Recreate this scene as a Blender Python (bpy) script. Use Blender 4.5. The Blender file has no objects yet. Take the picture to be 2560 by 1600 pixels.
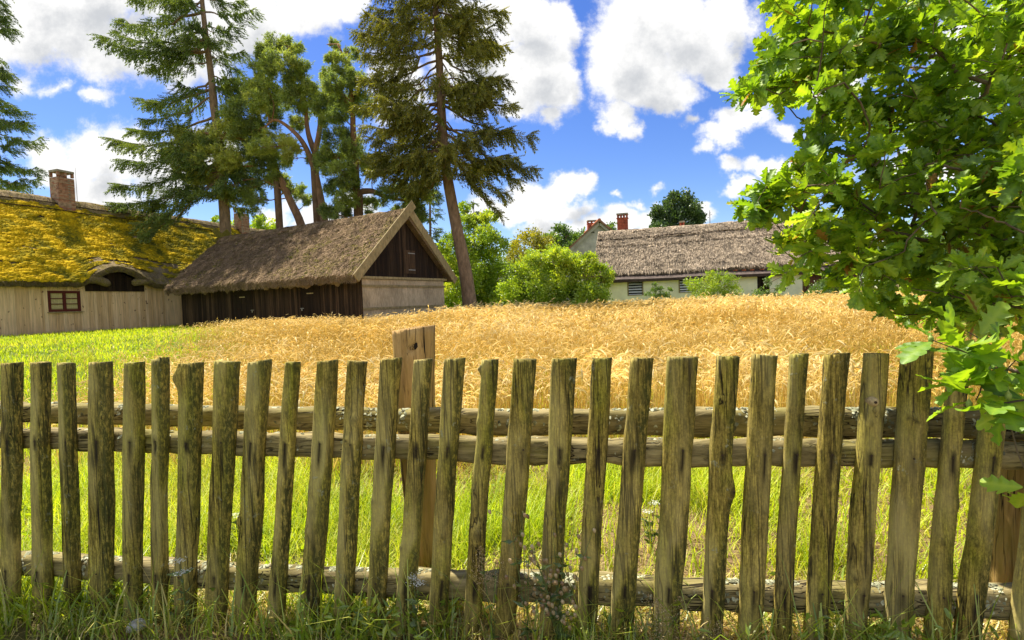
import bpy, math, random
import numpy as np
rng = np.random.default_rng(11)
random.seed(5)
S = bpy.context.scene
COL = S.collection
# ------------------------------------------------------------------ camera
F, PITCH, ROLL = 1298.5, 0.036, 0.0357
EYE = np.array([0, 0, 1.5])
cp, sp, cr, sr = math.cos(PITCH), math.sin(PITCH), math.cos(ROLL), math.sin(ROLL)
_f = np.array([0, cp, -sp]); _u0 = np.array([0, sp, cp]); _x0 = np.array([1., 0, 0])
CX = _x0 * cr - _u0 * sr; CU = _x0 * sr + _u0 * cr
def ray(px, py):
    d = _f + CX * (px - 1280) / F - CU * (py - 800) / F
    return d / d[1]
def at(px, py, Y):                       # a photo position at a distance Y in front of the camera
    return EYE + ray(px, py) * Y
def atz(px, py, z):
    d = ray(px, py); return EYE + d * ((z - 1.5) / d[2])
cam_d = bpy.data.cameras.new('camera'); cam = bpy.data.objects.new('camera', cam_d); COL.objects.link(cam)
from mathutils import Matrix, Vector
M = Matrix(((CX[0], CU[0], -_f[0], EYE[0]), (CX[1], CU[1], -_f[1], EYE[1]), (CX[2], CU[2], -_f[2], EYE[2]), (0, 0, 0, 1)))
cam.matrix_world = M
cam_d.sensor_width = 36; cam_d.lens = F / 2560 * 36; cam_d.clip_end = 3000; cam_d.clip_start = .02
S.camera = cam
S.render.resolution_x, S.render.resolution_y = 1024, 640

def sstep(x, a=0., b=1.):
    t = np.clip((np.asarray(x, float) - a) / (b - a), 0, 1); return t * t * (3 - 2 * t)
# value noise
def vnoise(p, seed=0):
    p = np.asarray(p, float); i = np.floor(p).astype(np.int64); f = p - i; f = f * f * (3 - 2 * f)
    def h(ix, iy, iz):
        n = (ix * 374761393 + iy * 668265263 + iz * 2147483647 + seed * 1274126177) & 0xffffffff
        n = ((n ^ (n >> 13)) * 1274126177) & 0xffffffff
        return ((n ^ (n >> 16)) & 0xffff) / 65535.
    r = 0
    for dx in (0, 1):
        for dy in (0, 1):
            for dz in (0, 1):
                w = (f[..., 0] if dx else 1 - f[..., 0]) * (f[..., 1] if dy else 1 - f[..., 1]) * (f[..., 2] if dz else 1 - f[..., 2])
                r = r + w * h(i[..., 0] + dx, i[..., 1] + dy, i[..., 2] + dz)
    return r
def fbm(p, o=3, seed=0):
    p = np.asarray(p, float); a, s, t = 1., 0., 0.
    for k in range(o):
        s = s + a * vnoise(p * 2 ** k, seed + k); t += a; a *= .5
    return s / t

# ------------------------------------------------------------------ mesh helpers
def normed(v):
    return v / np.maximum(np.linalg.norm(v, axis=-1, keepdims=True), 1e-9)
def grid_faces(a, b, wrap=False):
    i = np.arange(a - 1)[:, None] * b
    j = np.arange(b if wrap else b - 1)[None, :]
    j2 = (j + 1) % b
    return np.stack([i + j, i + j2, i + b + j2, i + b + j], -1).reshape(-1, 4)
class MB:
    def __init__(s):
        s.v, s.q, s.t, s.tint, s.n = [], [], [], [], 0
    def add(s, V, quads=None, tris=None, tint=.5):
        V = np.asarray(V, float).reshape(-1, 3)
        if quads is not None and len(quads): s.q.append(np.asarray(quads) + s.n)
        if tris is not None and len(tris): s.t.append(np.asarray(tris) + s.n)
        s.v.append(V); s.tint.append(np.broadcast_to(np.asarray(tint, float), (len(V),)).copy()); s.n += len(V)
        return s
    def box(s, c, size, ax=None, tint=.5):
        ax = np.eye(3) if ax is None else np.asarray(ax, float)
        h = np.array(size) / 2
        sg = np.array([[-1, -1, -1], [1, -1, -1], [1, 1, -1], [-1, 1, -1], [-1, -1, 1], [1, -1, 1], [1, 1, 1], [-1, 1, 1]])
        return s.add(np.asarray(c) + (sg * h) @ ax, [[0, 3, 2, 1], [4, 5, 6, 7], [0, 1, 5, 4], [1, 2, 6, 5], [2, 3, 7, 6], [3, 0, 4, 7]], tint=tint)
    def tube(s, P, r, k=7, cap=True, tint=.5, flat=1.):
        P = np.asarray(P, float); n = len(P); r = np.broadcast_to(np.asarray(r, float), (n,))
        T = normed(np.gradient(P, axis=0)); A = np.zeros((n, 3)); B = np.zeros((n, 3))
        up = np.array([0, 0, 1.]) if abs(T[0][2]) < .8 else np.array([0, 1., 0])
        a = np.cross(T[0], up); a /= np.linalg.norm(a)
        for i in range(n):
            a = a - T[i] * (a @ T[i]); a /= max(np.linalg.norm(a), 1e-9); A[i] = a; B[i] = np.cross(T[i], a)
        th = np.arange(k) / k * 2 * np.pi
        V = P[:, None] + r[:, None, None] * (A[:, None] * np.cos(th)[None, :, None] + flat * B[:, None] * np.sin(th)[None, :, None])
        q = grid_faces(n, k, True); V = V.reshape(-1, 3); tr = []
        if cap:
            V = np.vstack([V, P[0], P[-1]]); i0, i1 = n * k, n * k + 1
            tr = [[i0, (j + 1) % k, j] for j in range(k)] + [[i1, (n - 1) * k + j, (n - 1) * k + (j + 1) % k] for j in range(k)]
        return s.add(V, q, tr, tint)
    def scatter(s, T, pos, R, sc, quads=None, tris=None, tint=.5, ttint=None):
        T = np.asarray(T, float); N, m = len(pos), len(T)
        if N == 0: return s
        sc = np.asarray(sc, float)
        if sc.ndim == 0: sc = np.full(N, float(sc))
        if sc.ndim == 1: sc = np.repeat(sc[:, None], 3, 1)
        V = pos[:, None] + np.einsum('nij,nmj->nmi', R, T[None] * sc[:, None])
        off = (np.arange(N) * m)[:, None, None]
        q = (np.asarray(quads)[None] + off).reshape(-1, 4) if quads is not None and len(quads) else None
        t = (np.asarray(tris)[None] + off).reshape(-1, 3) if tris is not None and len(tris) else None
        tt = np.repeat(np.broadcast_to(np.asarray(tint, float), (N,)), m)
        if ttint is not None: tt = tt + np.tile(ttint, N)
        return s.add(V, q, t, tt)
    def data(s, name, mat, org, smooth=False, extra=None):
        V = np.vstack(s.v) - org; me = bpy.data.meshes.new(name)
        q = np.vstack(s.q) if s.q else np.zeros((0, 4), int); t = np.vstack(s.t) if s.t else np.zeros((0, 3), int)
        me.vertices.add(len(V)); me.vertices.foreach_set('co', V.astype(np.float32).ravel())
        me.loops.add(q.size + t.size); me.loops.foreach_set('vertex_index', np.concatenate([q.ravel(), t.ravel()]).astype(np.int32))
        me.polygons.add(len(q) + len(t))
        me.polygons.foreach_set('loop_start', np.concatenate([np.arange(len(q)) * 4, q.size + np.arange(len(t)) * 3]).astype(np.int32))
        me.polygons.foreach_set('use_smooth', np.full(len(q) + len(t), smooth))
        me.update(calc_edges=True)
        a = me.attributes.new('tint', 'FLOAT', 'POINT'); a.data.foreach_set('value', np.concatenate(s.tint).astype(np.float32))
        for k, v in (extra or {}).items():
            a = me.attributes.new(k, 'FLOAT', 'POINT'); a.data.foreach_set('value', np.asarray(v, np.float32))
        me.materials.append(mat); return me
    def build(s, name, mat, parent=None, smooth=False, org=None, extra=None):
        if parent is not None:
            r = parent
            while r.parent is not None: r = r.parent
            o_ = np.array(r.location)
        else: o_ = np.zeros(3) if org is None else np.asarray(org, float)
        o = bpy.data.objects.new(name, s.data(name, mat, o_, smooth, extra)); COL.objects.link(o)
        if parent is not None: o.parent = parent
        else: o.location = o_
        return o
def tag(o, label=None, cat=None, group=None, kind=None):
    if label: o['label'] = label
    if cat: o['category'] = cat
    if group: o['group'] = group
    if kind: o['kind'] = kind
    return o
def thing(name, label, cat, loc, group=None):
    o = bpy.data.objects.new(name, None); o.empty_display_size = .2; COL.objects.link(o)
    o.location = tuple(float(c) for c in loc); return tag(o, label, cat, group)
def frames(d, roll=None):                # rotation whose Z column follows d
    d = normed(np.asarray(d, float)); N = len(d)
    ref = np.where(np.abs(d[:, 2:3]) < .9, np.array([[0, 0, 1.]]), np.array([[1., 0, 0]]))
    a = normed(np.cross(ref, d)); b = np.cross(d, a)
    roll = rng.uniform(0, 2 * np.pi, N) if roll is None else np.broadcast_to(roll, (N,))
    c, s_ = np.cos(roll)[:, None], np.sin(roll)[:, None]
    return np.stack([a * c + b * s_, -a * s_ + b * c, d], -1)
def rdir(N): return normed(rng.normal(size=(N, 3)))

# ------------------------------------------------------------------ materials
def N_(nt, typ, ins=None, **props):
    n = nt.nodes.new(typ)
    for k, v in props.items(): setattr(n, k, v)
    for k, v in (ins or {}).items():
        if isinstance(v, bpy.types.NodeSocket): nt.links.new(v, n.inputs[k])
        else: n.inputs[k].default_value = v
    return n
def c4(c): return (c[0], c[1], c[2], 1)
class MT:
    def __init__(s, name, rough=.85, spec=.25):
        s.m = bpy.data.materials.new(name); s.m.use_nodes = True; s.nt = s.m.node_tree; s.nt.nodes.clear()
        s.out = N_(s.nt, 'ShaderNodeOutputMaterial')
        s.b = N_(s.nt, 'ShaderNodeBsdfPrincipled', {'Roughness': rough, 'Specular IOR Level': spec})
        s.nt.links.new(s.b.outputs[0], s.out.inputs[0]); s._tc = None
    def co(s, scale=(1, 1, 1), rot=(0, 0, 0)):
        if s._tc is None: s._tc = N_(s.nt, 'ShaderNodeTexCoord')
        return N_(s.nt, 'ShaderNodeMapping', {'Vector': s._tc.outputs['Object'], 'Scale': scale, 'Rotation': rot}).outputs[0]
    def noise(s, scale, stretch=(1, 1, 1), detail=4, rough=.55, rot=(0, 0, 0), dist=0):
        return N_(s.nt, 'ShaderNodeTexNoise', {'Vector': s.co(stretch, rot), 'Scale': scale, 'Detail': detail, 'Roughness': rough, 'Distortion': dist}).outputs['Fac']
    def ramp(s, fac, stops):
        n = N_(s.nt, 'ShaderNodeValToRGB', {'Fac': fac}); e = n.color_ramp.elements
        while len(e) < len(stops): e.new(.5)
        for k, (p, c) in enumerate(stops):
            e[k].position = p; e[k].color = c4(c) if hasattr(c, '__len__') else (c, c, c, 1)
        return n.outputs['Color']
    def mix(s, fac, a, b, mode='MIX'):
        n = N_(s.nt, 'ShaderNodeMix', data_type='RGBA', blend_type=mode)
        for k, v in ((0, fac), (6, a), (7, b)):
            if isinstance(v, bpy.types.NodeSocket): s.nt.links.new(v, n.inputs[k])
            else: n.inputs[k].default_value = c4(v) if hasattr(v, '__len__') else v
        return n.outputs[2]
    def math(s, op, a, b=0., c=0.):
        n = N_(s.nt, 'ShaderNodeMath', operation=op)
        for k, v in enumerate((a, b, c)):
            if isinstance(v, bpy.types.NodeSocket): s.nt.links.new(v, n.inputs[k])
            else: n.inputs[k].default_value = v
        return n.outputs[0]
    def attr(s, name='tint'): return N_(s.nt, 'ShaderNodeAttribute', attribute_name=name).outputs['Fac']
    def color(s, c):
        if isinstance(c, bpy.types.NodeSocket): s.nt.links.new(c, s.b.inputs['Base Color'])
        else: s.b.inputs['Base Color'].default_value = c4(c)
        return s
    def bump(s, h, strength=.5, dist=.02):
        n = N_(s.nt, 'ShaderNodeBump', {'Height': h, 'Strength': strength, 'Distance': dist}); s.nt.links.new(n.outputs[0], s.b.inputs['Normal']); return s
def leaf_mat(name, stops, trans=.45, tcol=(1.25, 1.2, .55), gloss=.06, rough=.45):
    m = MT(name); nt = m.nt
    col = m.ramp(m.attr(), stops)
    nz = m.ramp(m.noise(1.3, detail=2), [(.3, .72), (.7, 1.25)])
    col = m.mix(1., col, nz, 'MULTIPLY')
    d = N_(nt, 'ShaderNodeBsdfDiffuse', {'Color': col})
    tc = m.mix(1., col, tcol, 'MULTIPLY')
    t = N_(nt, 'ShaderNodeBsdfTranslucent', {'Color': tc})
    a = N_(nt, 'ShaderNodeMixShader', {0: trans, 1: d.outputs[0], 2: t.outputs[0]})
    g = N_(nt, 'ShaderNodeBsdfGlossy', {'Color': (1, 1, 1, 1), 'Roughness': rough})
    b = N_(nt, 'ShaderNodeMixShader', {0: gloss, 1: a.outputs[0], 2: g.outputs[0]})
    nt.links.new(b.outputs[0], m.out.inputs[0]); nt.nodes.remove(m.b); return m.m

# old fence wood: long grain, cracks, algae green, grey bleaching, nail stains
def fence_wood(name, g1=(.075, .057, .016), g2=(.54, .43, .1), stretch=(1, 1, .06), moss=1., lich=.5, stain=True):
    m = MT(name, .88, .2)
    gr = m.noise(48, tuple(a * 1.5 if a < 1 else a for a in stretch), 8, .68)
    base = m.ramp(gr, [(.28, g1), (.5, tuple((a + b) / 2 for a, b in zip(g1, g2))), (.74, g2)])
    big = m.noise(3.2, tuple(min(1, a * 6) for a in stretch), 3)
    base = m.mix(1., base, m.ramp(big, [(.3, (.62, .6, .55)), (.7, (1.25, 1.2, 1.1))]), 'MULTIPLY')
    mo = m.ramp(m.noise(5, tuple(min(1, a * 5) for a in stretch), 5, .65, dist=.5), [(.46, 0.), (.66, .8 * moss)])
    base = m.mix(mo, base, (.25, .24, .02))
    dk = m.ramp(m.noise(60, tuple(min(1, a * 3) for a in stretch), 4, .7), [(.57, 0.), (.68, .85)])
    dkm = m.math('MULTIPLY', dk, m.ramp(m.noise(2.3, (1, 1, .5), 3), [(.42, 0.), (.6, 1.)]))
    base = m.mix(dkm, base, (.035, .03, .018))
    crk = m.ramp(m.noise(30, tuple(a * .45 if a < 1 else a for a in stretch), 3, .5, dist=.2), [(.475, 0.), (.495, 1.), (.505, 1.), (.525, 0.)])
    crm = m.math('MULTIPLY', crk, m.ramp(m.noise(2.1, (1, 1, .7), 2), [(.4, 0.), (.52, 1.)]))
    base = m.mix(crm, base, (.02, .014, .008))
    if stain:
        fine = m.ramp(m.noise(150, (1, 1, .1), 3, .6), [(.32, .45), (.5, 1.), (.7, 1.5)]); base = m.mix(1., base, fine, 'MULTIPLY')
        base = m.mix(1., base, m.ramp(m.noise(110, (1, 1, .7), 3, .7), [(.34, .62), (.52, 1.), (.7, 1.3)]), 'MULTIPLY')
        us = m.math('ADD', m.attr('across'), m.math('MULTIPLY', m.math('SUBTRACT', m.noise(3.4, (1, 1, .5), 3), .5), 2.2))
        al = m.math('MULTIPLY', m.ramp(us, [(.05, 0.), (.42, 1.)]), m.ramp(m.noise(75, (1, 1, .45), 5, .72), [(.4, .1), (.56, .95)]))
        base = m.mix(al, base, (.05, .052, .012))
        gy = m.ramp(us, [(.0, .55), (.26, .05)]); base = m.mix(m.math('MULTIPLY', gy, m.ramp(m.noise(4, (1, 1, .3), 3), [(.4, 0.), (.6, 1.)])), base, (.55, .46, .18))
    li = m.ramp(m.noise(26, (1, 1, 1), 5, .7), [(.6, 0.), (.66, 1.)])
    lim = m.math('MULTIPLY', m.math('MULTIPLY', li, m.ramp(m.noise(4, (1, 1, 1), 2), [(.5, 0.), (.62, 1.)])), lich)
    base = m.mix(lim, base, (.42, .44, .3))
    if stain: base = m.mix(m.attr('stain'), base, (.02, .014, .009))
    m.color(base)
    h = m.math('ADD', m.math('MULTIPLY', gr, .6), m.math('MULTIPLY', crm, -1.2))
    h = m.math('ADD', h, m.math('MULTIPLY', lim, .8))
    m.bump(h, .8, .006); return m.m
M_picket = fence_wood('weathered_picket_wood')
M_rail = fence_wood('lichen_rail_wood', (.08, .065, .025), (.46, .39, .2), (.05, 1, 1), .5, 1., False)
M_post = fence_wood('split_post_wood', (.3, .18, .06), (.66, .44, .19), (1, 1, .05), .5, .1, False)
def simple(name, col, rough=.8, var=.25, sc=6, stretch=(1, 1, 1), bump=0., spec=.25, metal=0):
    m = MT(name, rough, spec); n = m.noise(sc, stretch, 5, .6)
    m.color(m.mix(1., col, m.ramp(n, [(.3, 1 - var), (.7, 1 + var)]), 'MULTIPLY')); m.b.inputs['Metallic'].default_value = metal
    if bump: m.bump(n, bump, .02)
    return m.m
def tinted(name, stops, rough=.85, sc=8, stretch=(1, 1, 1), var=.3, bump=.3, bd=.02, spec=.2):
    m = MT(name, rough, spec); n = m.noise(sc, stretch, 6, .65)
    m.color(m.mix(1., m.ramp(m.attr(), stops), m.ramp(n, [(.28, 1 - var), (.72, 1 + var)]), 'MULTIPLY'))
    m.bump(n, bump, bd); return m.m
M_nail = simple('rusty_iron', (.05, .03, .02), .7, .3, 40)
M_bark = tinted('spruce_bark', [(0, (.17, .115, .07)), (1, (.3, .2, .12))], .9, 7, (1, 1, .35), .5, .9, .05)
M_pbark = tinted('pine_bark', [(0, (.15, .1, .065)), (.5, (.25, .135, .07)), (1, (.33, .165, .075))], .9, 6, (1, 1, .4), .45, .8, .04)
M_dbark = tinted('oak_bark', [(0, (.1, .075, .05)), (1, (.2, .14, .085))], .9, 14, (1, 1, 1), .4, .6, .01)

# ------------------------------------------------------------------ world: sky, clouds
AZ, EL = math.radians(42), math.radians(61)          # sun: behind the village, to the left
SUN = np.array([-math.cos(AZ) * math.cos(EL), math.sin(AZ) * math.cos(EL), math.sin(EL)])
W = bpy.data.worlds.new('World'); S.world = W; W.cycles.sampling_method = 'MANUAL'; W.cycles.sample_map_resolution = 256; W.use_nodes = True; wt = W.node_tree; wt.nodes.clear()
blobs = []
def cl(px, py, rx, ry, a=1.):
    d = ray(px, py); blobs.append((d[0], d[2], rx / F * .98, ry / F * .98, a))
for b in [(90, 70, 280, 125), (330, 110, 230, 100), (480, 110, 170, 120), (600, 55, 170, 115), (760, 25, 150, 95), (865, 5, 60, 60), (250, -20, 500, 90),
          (125, 420, 85, 95), (230, 400, 110, 90), (330, 380, 110, 100), (260, 480, 150, 60), (420, 420, 110, 100), (530, 380, 100, 90),
          (135, 225, 45, 28, .45), (215, 228, 50, 22, .45), (40, 215, 60, 40, .5),
          (690, 525, 70, 38, .9), (800, 550, 90, 32, .9), (730, 500, 40, 30, .7), (900, 520, 60, 40, .8),
          (1180, 130, 140, 170), (1290, 60, 130, 110), (1400, 60, 62, 95), (1330, 180, 130, 120), (1300, 250, 85, 60), (1405, 190, 62, 100), (1370, 275, 40, 40, .7), (1000, 220, 100, 140, .9),
          (1640, 50, 190, 130), (1560, 130, 110, 105), (1730, 100, 180, 115), (1820, 50, 95, 100), (1600, 210, 120, 85), (1550, 275, 55, 60), (1670, 235, 100, 62), (1800, 165, 85, 55), (1570, 310, 35, 35, .8),
          (1855, 310, 90, 45, .9), (1805, 350, 70, 45, .9), (1765, 385, 40, 24, .6), (1735, 310, 45, 22, .6), (1940, 320, 70, 30, .6), (1880, 270, 60, 30, .6),
          (1840, 478, 65, 30, .9), (1825, 425, 40, 20, .5), (1935, 425, 85, 45, .9),
          (1410, 465, 75, 45), (1335, 500, 100, 60), (1270, 535, 100, 50), (1380, 540, 110, 50), (1455, 445, 28, 26, .8), (1210, 520, 60, 60, .8), (1400, 580, 120, 40, .8),
          (1560, 545, 75, 45), (1625, 545, 70, 45), (1530, 570, 60, 40), (1595, 505, 30, 22, .6), (1535, 478, 25, 12, .4), (1740, 548, 55, 32, .9), (1660, 480, 22, 14, .4),
          (2080, 220, 100, 80), (2010, 430, 80, 50, .9), (2300, 420, 160, 80), (2450, 150, 160, 120), (2250, 620, 150, 60),
          (-200, 300, 200, 150), (2800, 300, 250, 160), (1300, -300, 500, 130), (300, -400, 400, 150), (2300, -350, 450, 150)]: cl(*b)
g = bpy.data.node_groups.new('cloud_density', 'ShaderNodeTree')
g.interface.new_socket('P', in_out='INPUT', socket_type='NodeSocketVector'); g.interface.new_socket('D', in_out='OUTPUT', socket_type='NodeSocketFloat')
gi = N_(g, 'NodeGroupInput'); go_ = N_(g, 'NodeGroupOutput')
nz = N_(g, 'ShaderNodeTexNoise', {'Vector': gi.outputs[0], 'Scale': 7.5, 'Detail': 5., 'Roughness': .6})
sub = N_(g, 'ShaderNodeVectorMath', {0: nz.outputs['Color'], 1: (.5, .5, .5)}, operation='SUBTRACT')
scl = N_(g, 'ShaderNodeVectorMath', {0: sub.outputs[0], 'Scale': .13}, operation='SCALE')
wp = N_(g, 'ShaderNodeVectorMath', {0: gi.outputs[0], 1: scl.outputs[0]}, operation='ADD')
flat = N_(g, 'ShaderNodeVectorMath', {0: wp.outputs[0], 1: (1, 1, 0)}, operation='MULTIPLY')
acc = None
for (bx, by, rx, ry, a) in blobs:
    d = N_(g, 'ShaderNodeVectorMath', {0: flat.outputs[0], 1: (1 / rx, 1 / ry, 0), 2: (-bx / rx, -by / ry, 0)}, operation='MULTIPLY_ADD')
    l = N_(g, 'ShaderNodeVectorMath', {0: d.outputs[0]}, operation='LENGTH')
    v = N_(g, 'ShaderNodeMath', {0: l.outputs['Value'], 1: -a, 2: a}, operation='MULTIPLY_ADD')
    if acc is None: acc = v
    else: acc = N_(g, 'ShaderNodeMath', {0: acc.outputs[0], 1: v.outputs[0], 2: .12}, operation='SMOOTH_MAX')
n2 = N_(g, 'ShaderNodeTexNoise', {'Vector': gi.outputs[0], 'Scale': 11., 'Detail': 7., 'Roughness': .68})
n3 = N_(g, 'ShaderNodeMath', {0: n2.outputs['Fac'], 1: 1.5, 2: -.77}, operation='MULTIPLY_ADD')
ad = N_(g, 'ShaderNodeMath', {0: acc.outputs[0], 1: n3.outputs[0]}, operation='ADD')
g.links.new(ad.outputs[0], go_.inputs[0])
tc = N_(wt, 'ShaderNodeTexCoord'); sx = N_(wt, 'ShaderNodeSeparateXYZ', {0: tc.outputs['Generated']})
yc = N_(wt, 'ShaderNodeMath', {0: sx.outputs[1], 1: .12}, operation='MAXIMUM')
uu = N_(wt, 'ShaderNodeMath', {0: sx.outputs[0], 1: yc.outputs[0]}, operation='DIVIDE')
vv = N_(wt, 'ShaderNodeMath', {0: sx.outputs[2], 1: yc.outputs[0]}, operation='DIVIDE')
pp = N_(wt, 'ShaderNodeCombineXYZ', {0: uu.outputs[0], 1: vv.outputs[0]})
def dens(off):
    o = N_(wt, 'ShaderNodeVectorMath', {0: pp.outputs[0], 1: off}, operation='ADD')
    n = N_(wt, 'ShaderNodeGroup'); n.node_tree = g; wt.links.new(o.outputs[0], n.inputs[0]); return n.outputs[0]
d0 = dens((0, 0, 0)); d1 = dens((-.025, .055, 0))
al = N_(wt, 'ShaderNodeMapRange', {'Value': d0, 'From Min': -.12, 'From Max': .5}, interpolation_type='SMOOTHERSTEP')
dd = N_(wt, 'ShaderNodeMath', {0: d1, 1: .85, 2: 0.}, operation='MULTIPLY_ADD')
dd2 = N_(wt, 'ShaderNodeMath', {0: d0, 1: .12, 2: dd.outputs[0]}, operation='MULTIPLY_ADD')
sh = N_(wt, 'ShaderNodeMapRange', {'Value': dd2.outputs[0], 'From Min': .22, 'From Max': 1.02}, interpolation_type='SMOOTHSTEP')
ccol = N_(wt, 'ShaderNodeMix', {0: sh.outputs[0], 6: (5.3, 5.25, 5.15, 1), 7: (3.0, 3.1, 3.25, 1)}, data_type='RGBA')
sky = N_(wt, 'ShaderNodeTexSky'); sky.sky_type = 'NISHITA'; sky.sun_disc = False
sky.sun_elevation = EL; sky.sun_rotation = math.atan2(SUN[0], SUN[1]); sky.air_density = 1.; sky.dust_density = .3; sky.ozone_density = 2.6; sky.altitude = 50
hs = N_(wt, 'ShaderNodeHueSaturation', {'Hue': .519, 'Saturation': 1.3, 'Value': .8, 'Color': sky.outputs[0]})
bn = N_(wt, 'ShaderNodeTexNoise', {'Vector': tc.outputs['Generated'], 'Scale': 2.6, 'Detail': 5., 'Roughness': .6})  # unseen clouds added behind the camera as neutral fill light
ba = N_(wt, 'ShaderNodeMapRange', {'Value': bn.outputs['Fac'], 'From Min': .44, 'From Max': .58}, interpolation_type='SMOOTHSTEP')
front = N_(wt, 'ShaderNodeMapRange', {'Value': sx.outputs[1], 'From Min': .1, 'From Max': .25})
am = N_(wt, 'ShaderNodeMath', {0: al.outputs[0], 1: front.outputs[0]}, operation='MULTIPLY')
bk = N_(wt, 'ShaderNodeMath', {0: 1., 1: front.outputs[0]}, operation='SUBTRACT')
bm = N_(wt, 'ShaderNodeMath', {0: bk.outputs[0], 1: ba.outputs[0], 2: am.outputs[0]}, operation='MULTIPLY_ADD')
wm = N_(wt, 'ShaderNodeMix', {0: bm.outputs[0], 6: hs.outputs[0], 7: ccol.outputs[2]}, data_type='RGBA')
bg = N_(wt, 'ShaderNodeBackground', {'Color': wm.outputs[2], 'Strength': .11})
wo = N_(wt, 'ShaderNodeOutputWorld'); wt.links.new(bg.outputs[0], wo.inputs[0])
sd = bpy.data.lights.new('sun', 'SUN'); sd.energy = 5.; sd.angle = math.radians(.5); sd.color = (1, .93, .8)
so = bpy.data.objects.new('sun', sd); COL.objects.link(so); so.rotation_euler = Vector(SUN).to_track_quat('Z', 'Y').to_euler(); so.location = (-20, 20, 40)
S.view_settings.view_transform = 'Standard'; S.view_settings.look = 'None'; S.view_settings.gamma = 1; S.view_settings.exposure = .97
S.cycles.max_bounces = 6; S.cycles.diffuse_bounces = 4; S.cycles.glossy_bounces = 2; S.cycles.transmission_bounces = 4; S.cycles.caustics_reflective = False; S.cycles.caustics_refractive = False

# ------------------------------------------------------------------ ground
def gz(x, y):
    x = np.asarray(x, float); y = np.asarray(y, float)
    z = -.12 + .6 * sstep((y - 2.8) / 20) + .1 * sstep((-x - 5) / 8) * sstep((y - 8) / 12)
    z = z + .05 * (fbm(np.stack([x * .5, y * .5, x * 0], -1), 2, 3) - .5) * sstep((y - 3) / 3)
    return z
def soil_amt(x, y):                        # bare soil shows between grass near the rye on the right
    n = fbm(np.stack([x * 1.1, y * 1.1, x * 0 + 3], -1), 3, 21)
    return sstep(n + .22 * sstep((x + 2.2) / 3.2) - .1, .48, .62)
def fy0(x): return 2.465 - .1214 * x
def rye_left(y): return -2.9 - .5 * y
def rye_far(x): return np.where(x < -7.1, 23.9 - .568 * (x + 7.07), np.where(x < -3.6, 23.9 + 0 * x, np.where(x < 6.5, 30 + 0 * x, 35.2 - .31 * x)))
def rye_mask(x, y):
    near = 4.9 + .25 * np.sin(x * 1.7) + .15 * np.sin(x * 4.1)
    m = (sstep(x - rye_left(y) + 3.5 * (fbm(np.stack([x * .7, y * .7, x * 0], -1), 2, 90) - .5), -.8, 3.4) + .05 * (x > rye_left(y) - 2.5) * (y < 14)).clip(0, 1) * sstep(y - near, -.25, .35) * (y < rye_far(x))
    return m
gx = np.concatenate([np.linspace(-400, -45, 12), np.linspace(-40, -6, 60), np.linspace(-5.5, 6, 116), np.linspace(6.5, 40, 60), np.linspace(45, 400, 12)])
gy = np.concatenate([np.linspace(-60, 0, 10), np.linspace(.5, 7, 80), np.linspace(7.3, 45, 100), np.linspace(50, 600, 16)])
GX, GY = np.meshgrid(gx, gy); V = np.stack([GX, GY, gz(GX, GY)], -1).reshape(-1, 3)
mb = MB(); mb.add(V, grid_faces(len(gy), len(gx)))
rm = rye_mask(V[:, 0], V[:, 1]) ** 2; fo = np.exp(-((V[:, 1] - fy0(V[:, 0]) - .15) / .33) ** 2); sm = np.maximum(soil_amt(V[:, 0], V[:, 1]) * (V[:, 1] < 8), fo)
m = MT('meadow_soil', .95, .1)
gcol = m.ramp(m.noise(5, detail=6), [(.3, (.06, .09, .015)), (.55, (.15, .2, .03)), (.75, (.24, .24, .06))])
scol = m.ramp(m.noise(14, detail=8, rough=.75), [(.3, (.16, .1, .045)), (.5, (.36, .24, .12)), (.72, (.52, .38, .2))])
col = m.mix(m.attr('soil'), gcol, scol)
rcol = m.ramp(m.noise(12, detail=5), [(.3, (.2, .14, .04)), (.7, (.42, .28, .09))])
col = m.mix(m.attr('rye'), col, rcol); m.color(col).bump(m.noise(25, detail=8, rough=.75), 1., .06)
o = mb.build('ground', m.m, None, True, extra={'rye': rm, 'soil': sm}); tag(o, kind='structure')

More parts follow.
